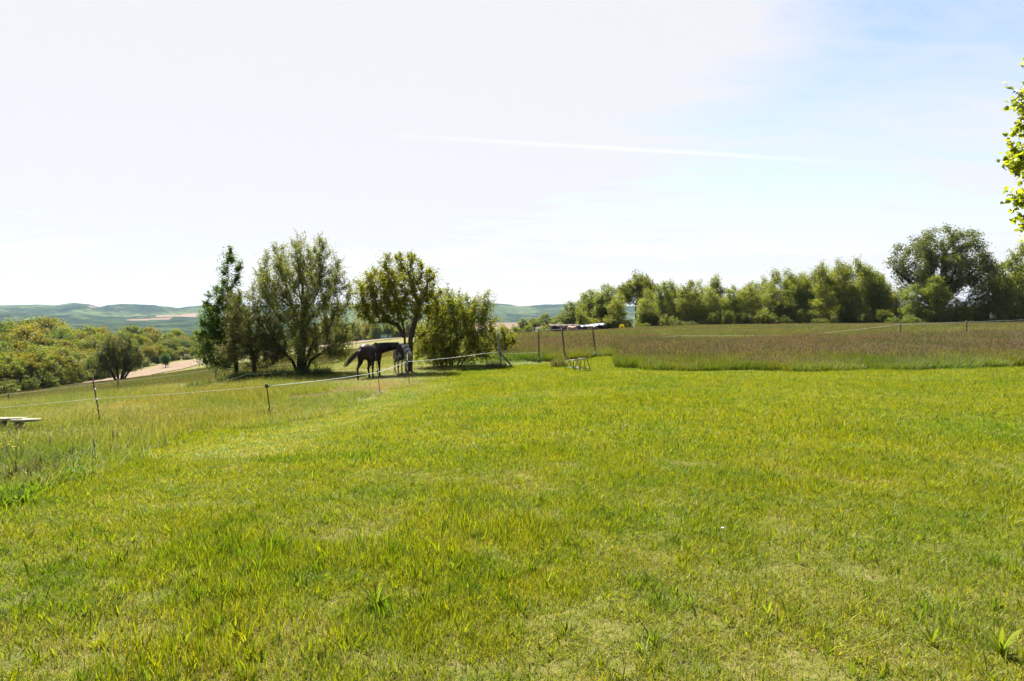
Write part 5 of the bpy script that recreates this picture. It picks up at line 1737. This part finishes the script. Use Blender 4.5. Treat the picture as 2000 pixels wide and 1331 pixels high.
# ------------------------------------------------------------------ board bench at the left edge of the lawn
bx_, by_ = px_x(25, 15.0), 15.0
bz = gz(bx_, by_)
e = empty('board_bench', (bx_, by_, bz), R(7))
tag(e, 'low bench of pale weathered boards in the long grass by the crooked iron post', 'bench')
ht = py_z(822, 15.0) - bz
b = MB(); b.box((0.22, -0.02, ht), (0.52, 0.24, 0.05)); b.build('board', M_PLANK, e)
b = MB(); b.box((-0.62, 0.10, ht + 0.02), (1.5, 0.26, 0.04)); b.build('board', M_PLANK, e)
for dx in (-1.2, -0.75, -0.3, 0.05):
    b = MB(); b.box((dx, 0.06, ht * 0.5 - 0.05), (0.10, 0.22, ht + 0.04)); b.build('leg', M_WOODPOST, e)

# ------------------------------------------------------------------ low field shelter far off
Y = 119.0
x = px_x(1125, Y)
z0 = gz(x, Y)
sh = empty('field_shelter', (x, Y, z0))
tag(sh, 'low open field shelter with rusty and pale sheet roofs before the trees across the field', 'shelter')
k = Y / F
zr = py_z(636, Y) - z0
roofs = (('roof', M_RUSTROOF, -52 * k, 8 * k, py_z(636, Y) - z0, py_z(636, Y) - z0, 2.4), ('roof', M_TIN, 8 * k, 56 * k, py_z(637.5, Y) - z0, py_z(633.5, Y) - z0, 2.6))
for nm, mt, xa, xb, za, zb_, dp in roofs:
    ang = math.atan2(zb_ - za, xb - xa)
    b = MB()
    for yy in (-dp * 0.35, dp * 0.35):
        b.tube([(xa + 0.05, yy, za - 0.10), (xb - 0.05, yy, zb_ - 0.10)], 0.05, n=6)
    rf_ = b.build(nm, M_TARWOOD, sh)
    n = 5
    for i in range(n):
        u0 = i / n
        cx_ = xa + (xb - xa) * (u0 + 0.5 / n)
        b = MB()
        b.box((cx_, 0, za + (zb_ - za) * (u0 + 0.5 / n) + 0.012 * (i % 2)), ((xb - xa) / n * 1.02, dp, 0.09), Matrix.Rotation(-ang, 3, 'Y') @ Matrix.Rotation(R(7), 3, 'X'))
        b.build('roof_sheet', mt, rf_)
b = MB(); b.box((0.2, 1.25, zr * 0.46), (108 * k * 0.98, 0.08, zr * 0.95)); b.build('back_wall', M_TARWOOD, sh)
for u_ in (-50, -22, 8, 32, 54):
    b = MB(); b.tube([(u_ * k, -0.9, -0.3), (u_ * k, -0.9, zr - 0.12)], 0.08, n=7); b.build('support', M_WOODPOST, sh)
fit_tree('shrub2', 1216, 108, 637, 6, 'flowering_broom', 'tiny yellow flowering bush before the hedgerow right of the field shelter', 'bush', None, (3.2, 2.2, 0.2))

# ------------------------------------------------------------------ broad-leaved weeds in the lawn
def weed_leaf(name, L, w, arch, seed):
    rng = random.Random(seed)
    n = 6
    vs, qs, cl = [], [], []
    for i in range(n + 1):
        u_ = i / n
        wid = w * (0.35 + 1.5 * u_) * (1 - u_) ** 0.7 * 1.3 + 0.001
        xx = L * u_ * (0.5 + 0.5 * u_ * arch)
        zz = L * (u_ * 0.95 - arch * 0.55 * u_ * u_)
        for s in (-1, 0, 1):
            vs.append((xx, s * wid, zz + (abs(s)) * wid * 0.45))
            cl.append((1, 1, 1))
    for i in range(n):
        for s in range(2):
            qs.append((i * 3 + s, i * 3 + s + 1, (i + 1) * 3 + s + 1, (i + 1) * 3 + s))
    return mesh_np(name, vs, qs, cols=np.array(cl, float), smooth=True, mat=M_WEED)


WL = [weed_leaf('leaf_a', 0.15, 0.008, 0.25, 1), weed_leaf('leaf_b', 0.11, 0.007, 0.5, 2), weed_leaf('leaf_c', 0.17, 0.0055, 0.4, 3), weed_leaf('leaf_d', 0.09, 0.009, 0.35, 4)]
weeds = [(735, 1175, 1.15, 9, 'dark'), (885, 1105, 0.8, 6, 'lime'), (1955, 1270, 1.3, 12, 'lime'), (1820, 1250, 0.9, 7, 'lime'), (1440, 985, 0.9, 6, 'lime'), (545, 1010, 0.9, 6, 'lime'), (470, 1110, 0.7, 4, 'dark'),
         (1350, 1170, 0.8, 6, 'dark'), (705, 1060, 0.7, 6, 'dark'), (985, 990, 0.7, 5, 'lime'), (1815, 860, 0.8, 5, 'dark'), (1690, 930, 0.8, 5, 'lime'), (150, 1080, 0.8, 6, 'dark'), (60, 1130, 0.9, 6, 'dark'),
         (1130, 1080, 0.7, 5, 'dark'), (1235, 1040, 0.8, 5, 'lime'), (1560, 1090, 0.8, 6, 'lime'), (1760, 990, 0.7, 5, 'dark'), (1070, 1130, 0.9, 6, 'lime'), (360, 1250, 0.8, 4, 'lime'), (1640, 870, 0.8, 5, 'lime'),
         (820, 1000, 0.7, 5, 'lime'), (240, 1300, 0.7, 4, 'dark'), (1500, 1190, 0.7, 5, 'lime'), (610, 925, 0.8, 5, 'lime'), (1910, 1010, 0.9, 7, 'dark'), (1390, 1040, 0.8, 6, 'dark'), (1250, 1260, 0.7, 4, 'lime')]
wl_label = {'dark': 'dark green plantain rosette in the mown lawn', 'lime': 'bright green broad-bladed grass tuft in the mown lawn'}
rw = random.Random(77)
for i, (px, py, sc, n, kd) in enumerate(weeds):
    wx, wy = cast(px, py + 12)
    e = empty('plantain_weed' if kd == 'dark' else 'grass_tuft', (wx, wy, gz(wx, wy) - 0.005), rw.uniform(0, 6.28), sc)
    lab = wl_label[kd]
    if i == 0:
        lab = 'largest dark green plantain rosette in the mown lawn, one leaf lying out to the side'
    if i == 2:
        lab = 'biggest bright green tuft of broad blades, in the lawn before the lime-leaved tree'
    tag(e, lab, 'weed', None if i in (0, 2) else ('plantain rosettes in the lawn' if kd == 'dark' else 'broad-bladed tufts in the lawn'))
    for k_ in range(n):
        o = link(bpy.data.objects.new('leaf', rw.choice(WL)), e)
        o.rotation_euler = (rw.uniform(-0.15, 0.15), rw.uniform(-0.45, 0.25), 6.283 * (k_ + rw.uniform(-0.3, 0.3)) / n)
        s_ = rw.uniform(0.7, 1.2)
        o.scale = (s_, s_ * rw.uniform(0.8, 1.3), s_)
        b_ = (0.075, 0.115, 0.018) if kd == 'dark' else (0.14, 0.175, 0.015)
        v_ = rw.uniform(0.8, 1.2)
        o.color = (b_[0] * v_, b_[1] * v_, b_[2] * v_, 1)

# ------------------------------------------------------------------ air
hb = MB()
hb.box((0, 1500, 25), (14000, 11400, 180))
m, t = new_mat('haze_air')
pv = nd(t, 'ShaderNodeVolumePrincipled')
pv.inputs['Color'].default_value = (0.52, 0.73, 1.0, 1)
pv.inputs['Density'].default_value = 0.00004
pv.inputs['Anisotropy'].default_value = 0.15
o_ = t.nodes.new('ShaderNodeOutputMaterial')
t.links.new(pv.outputs[0], o_.inputs['Volume'])
haze = hb.build('haze', m)
haze['kind'] = 'stuff'
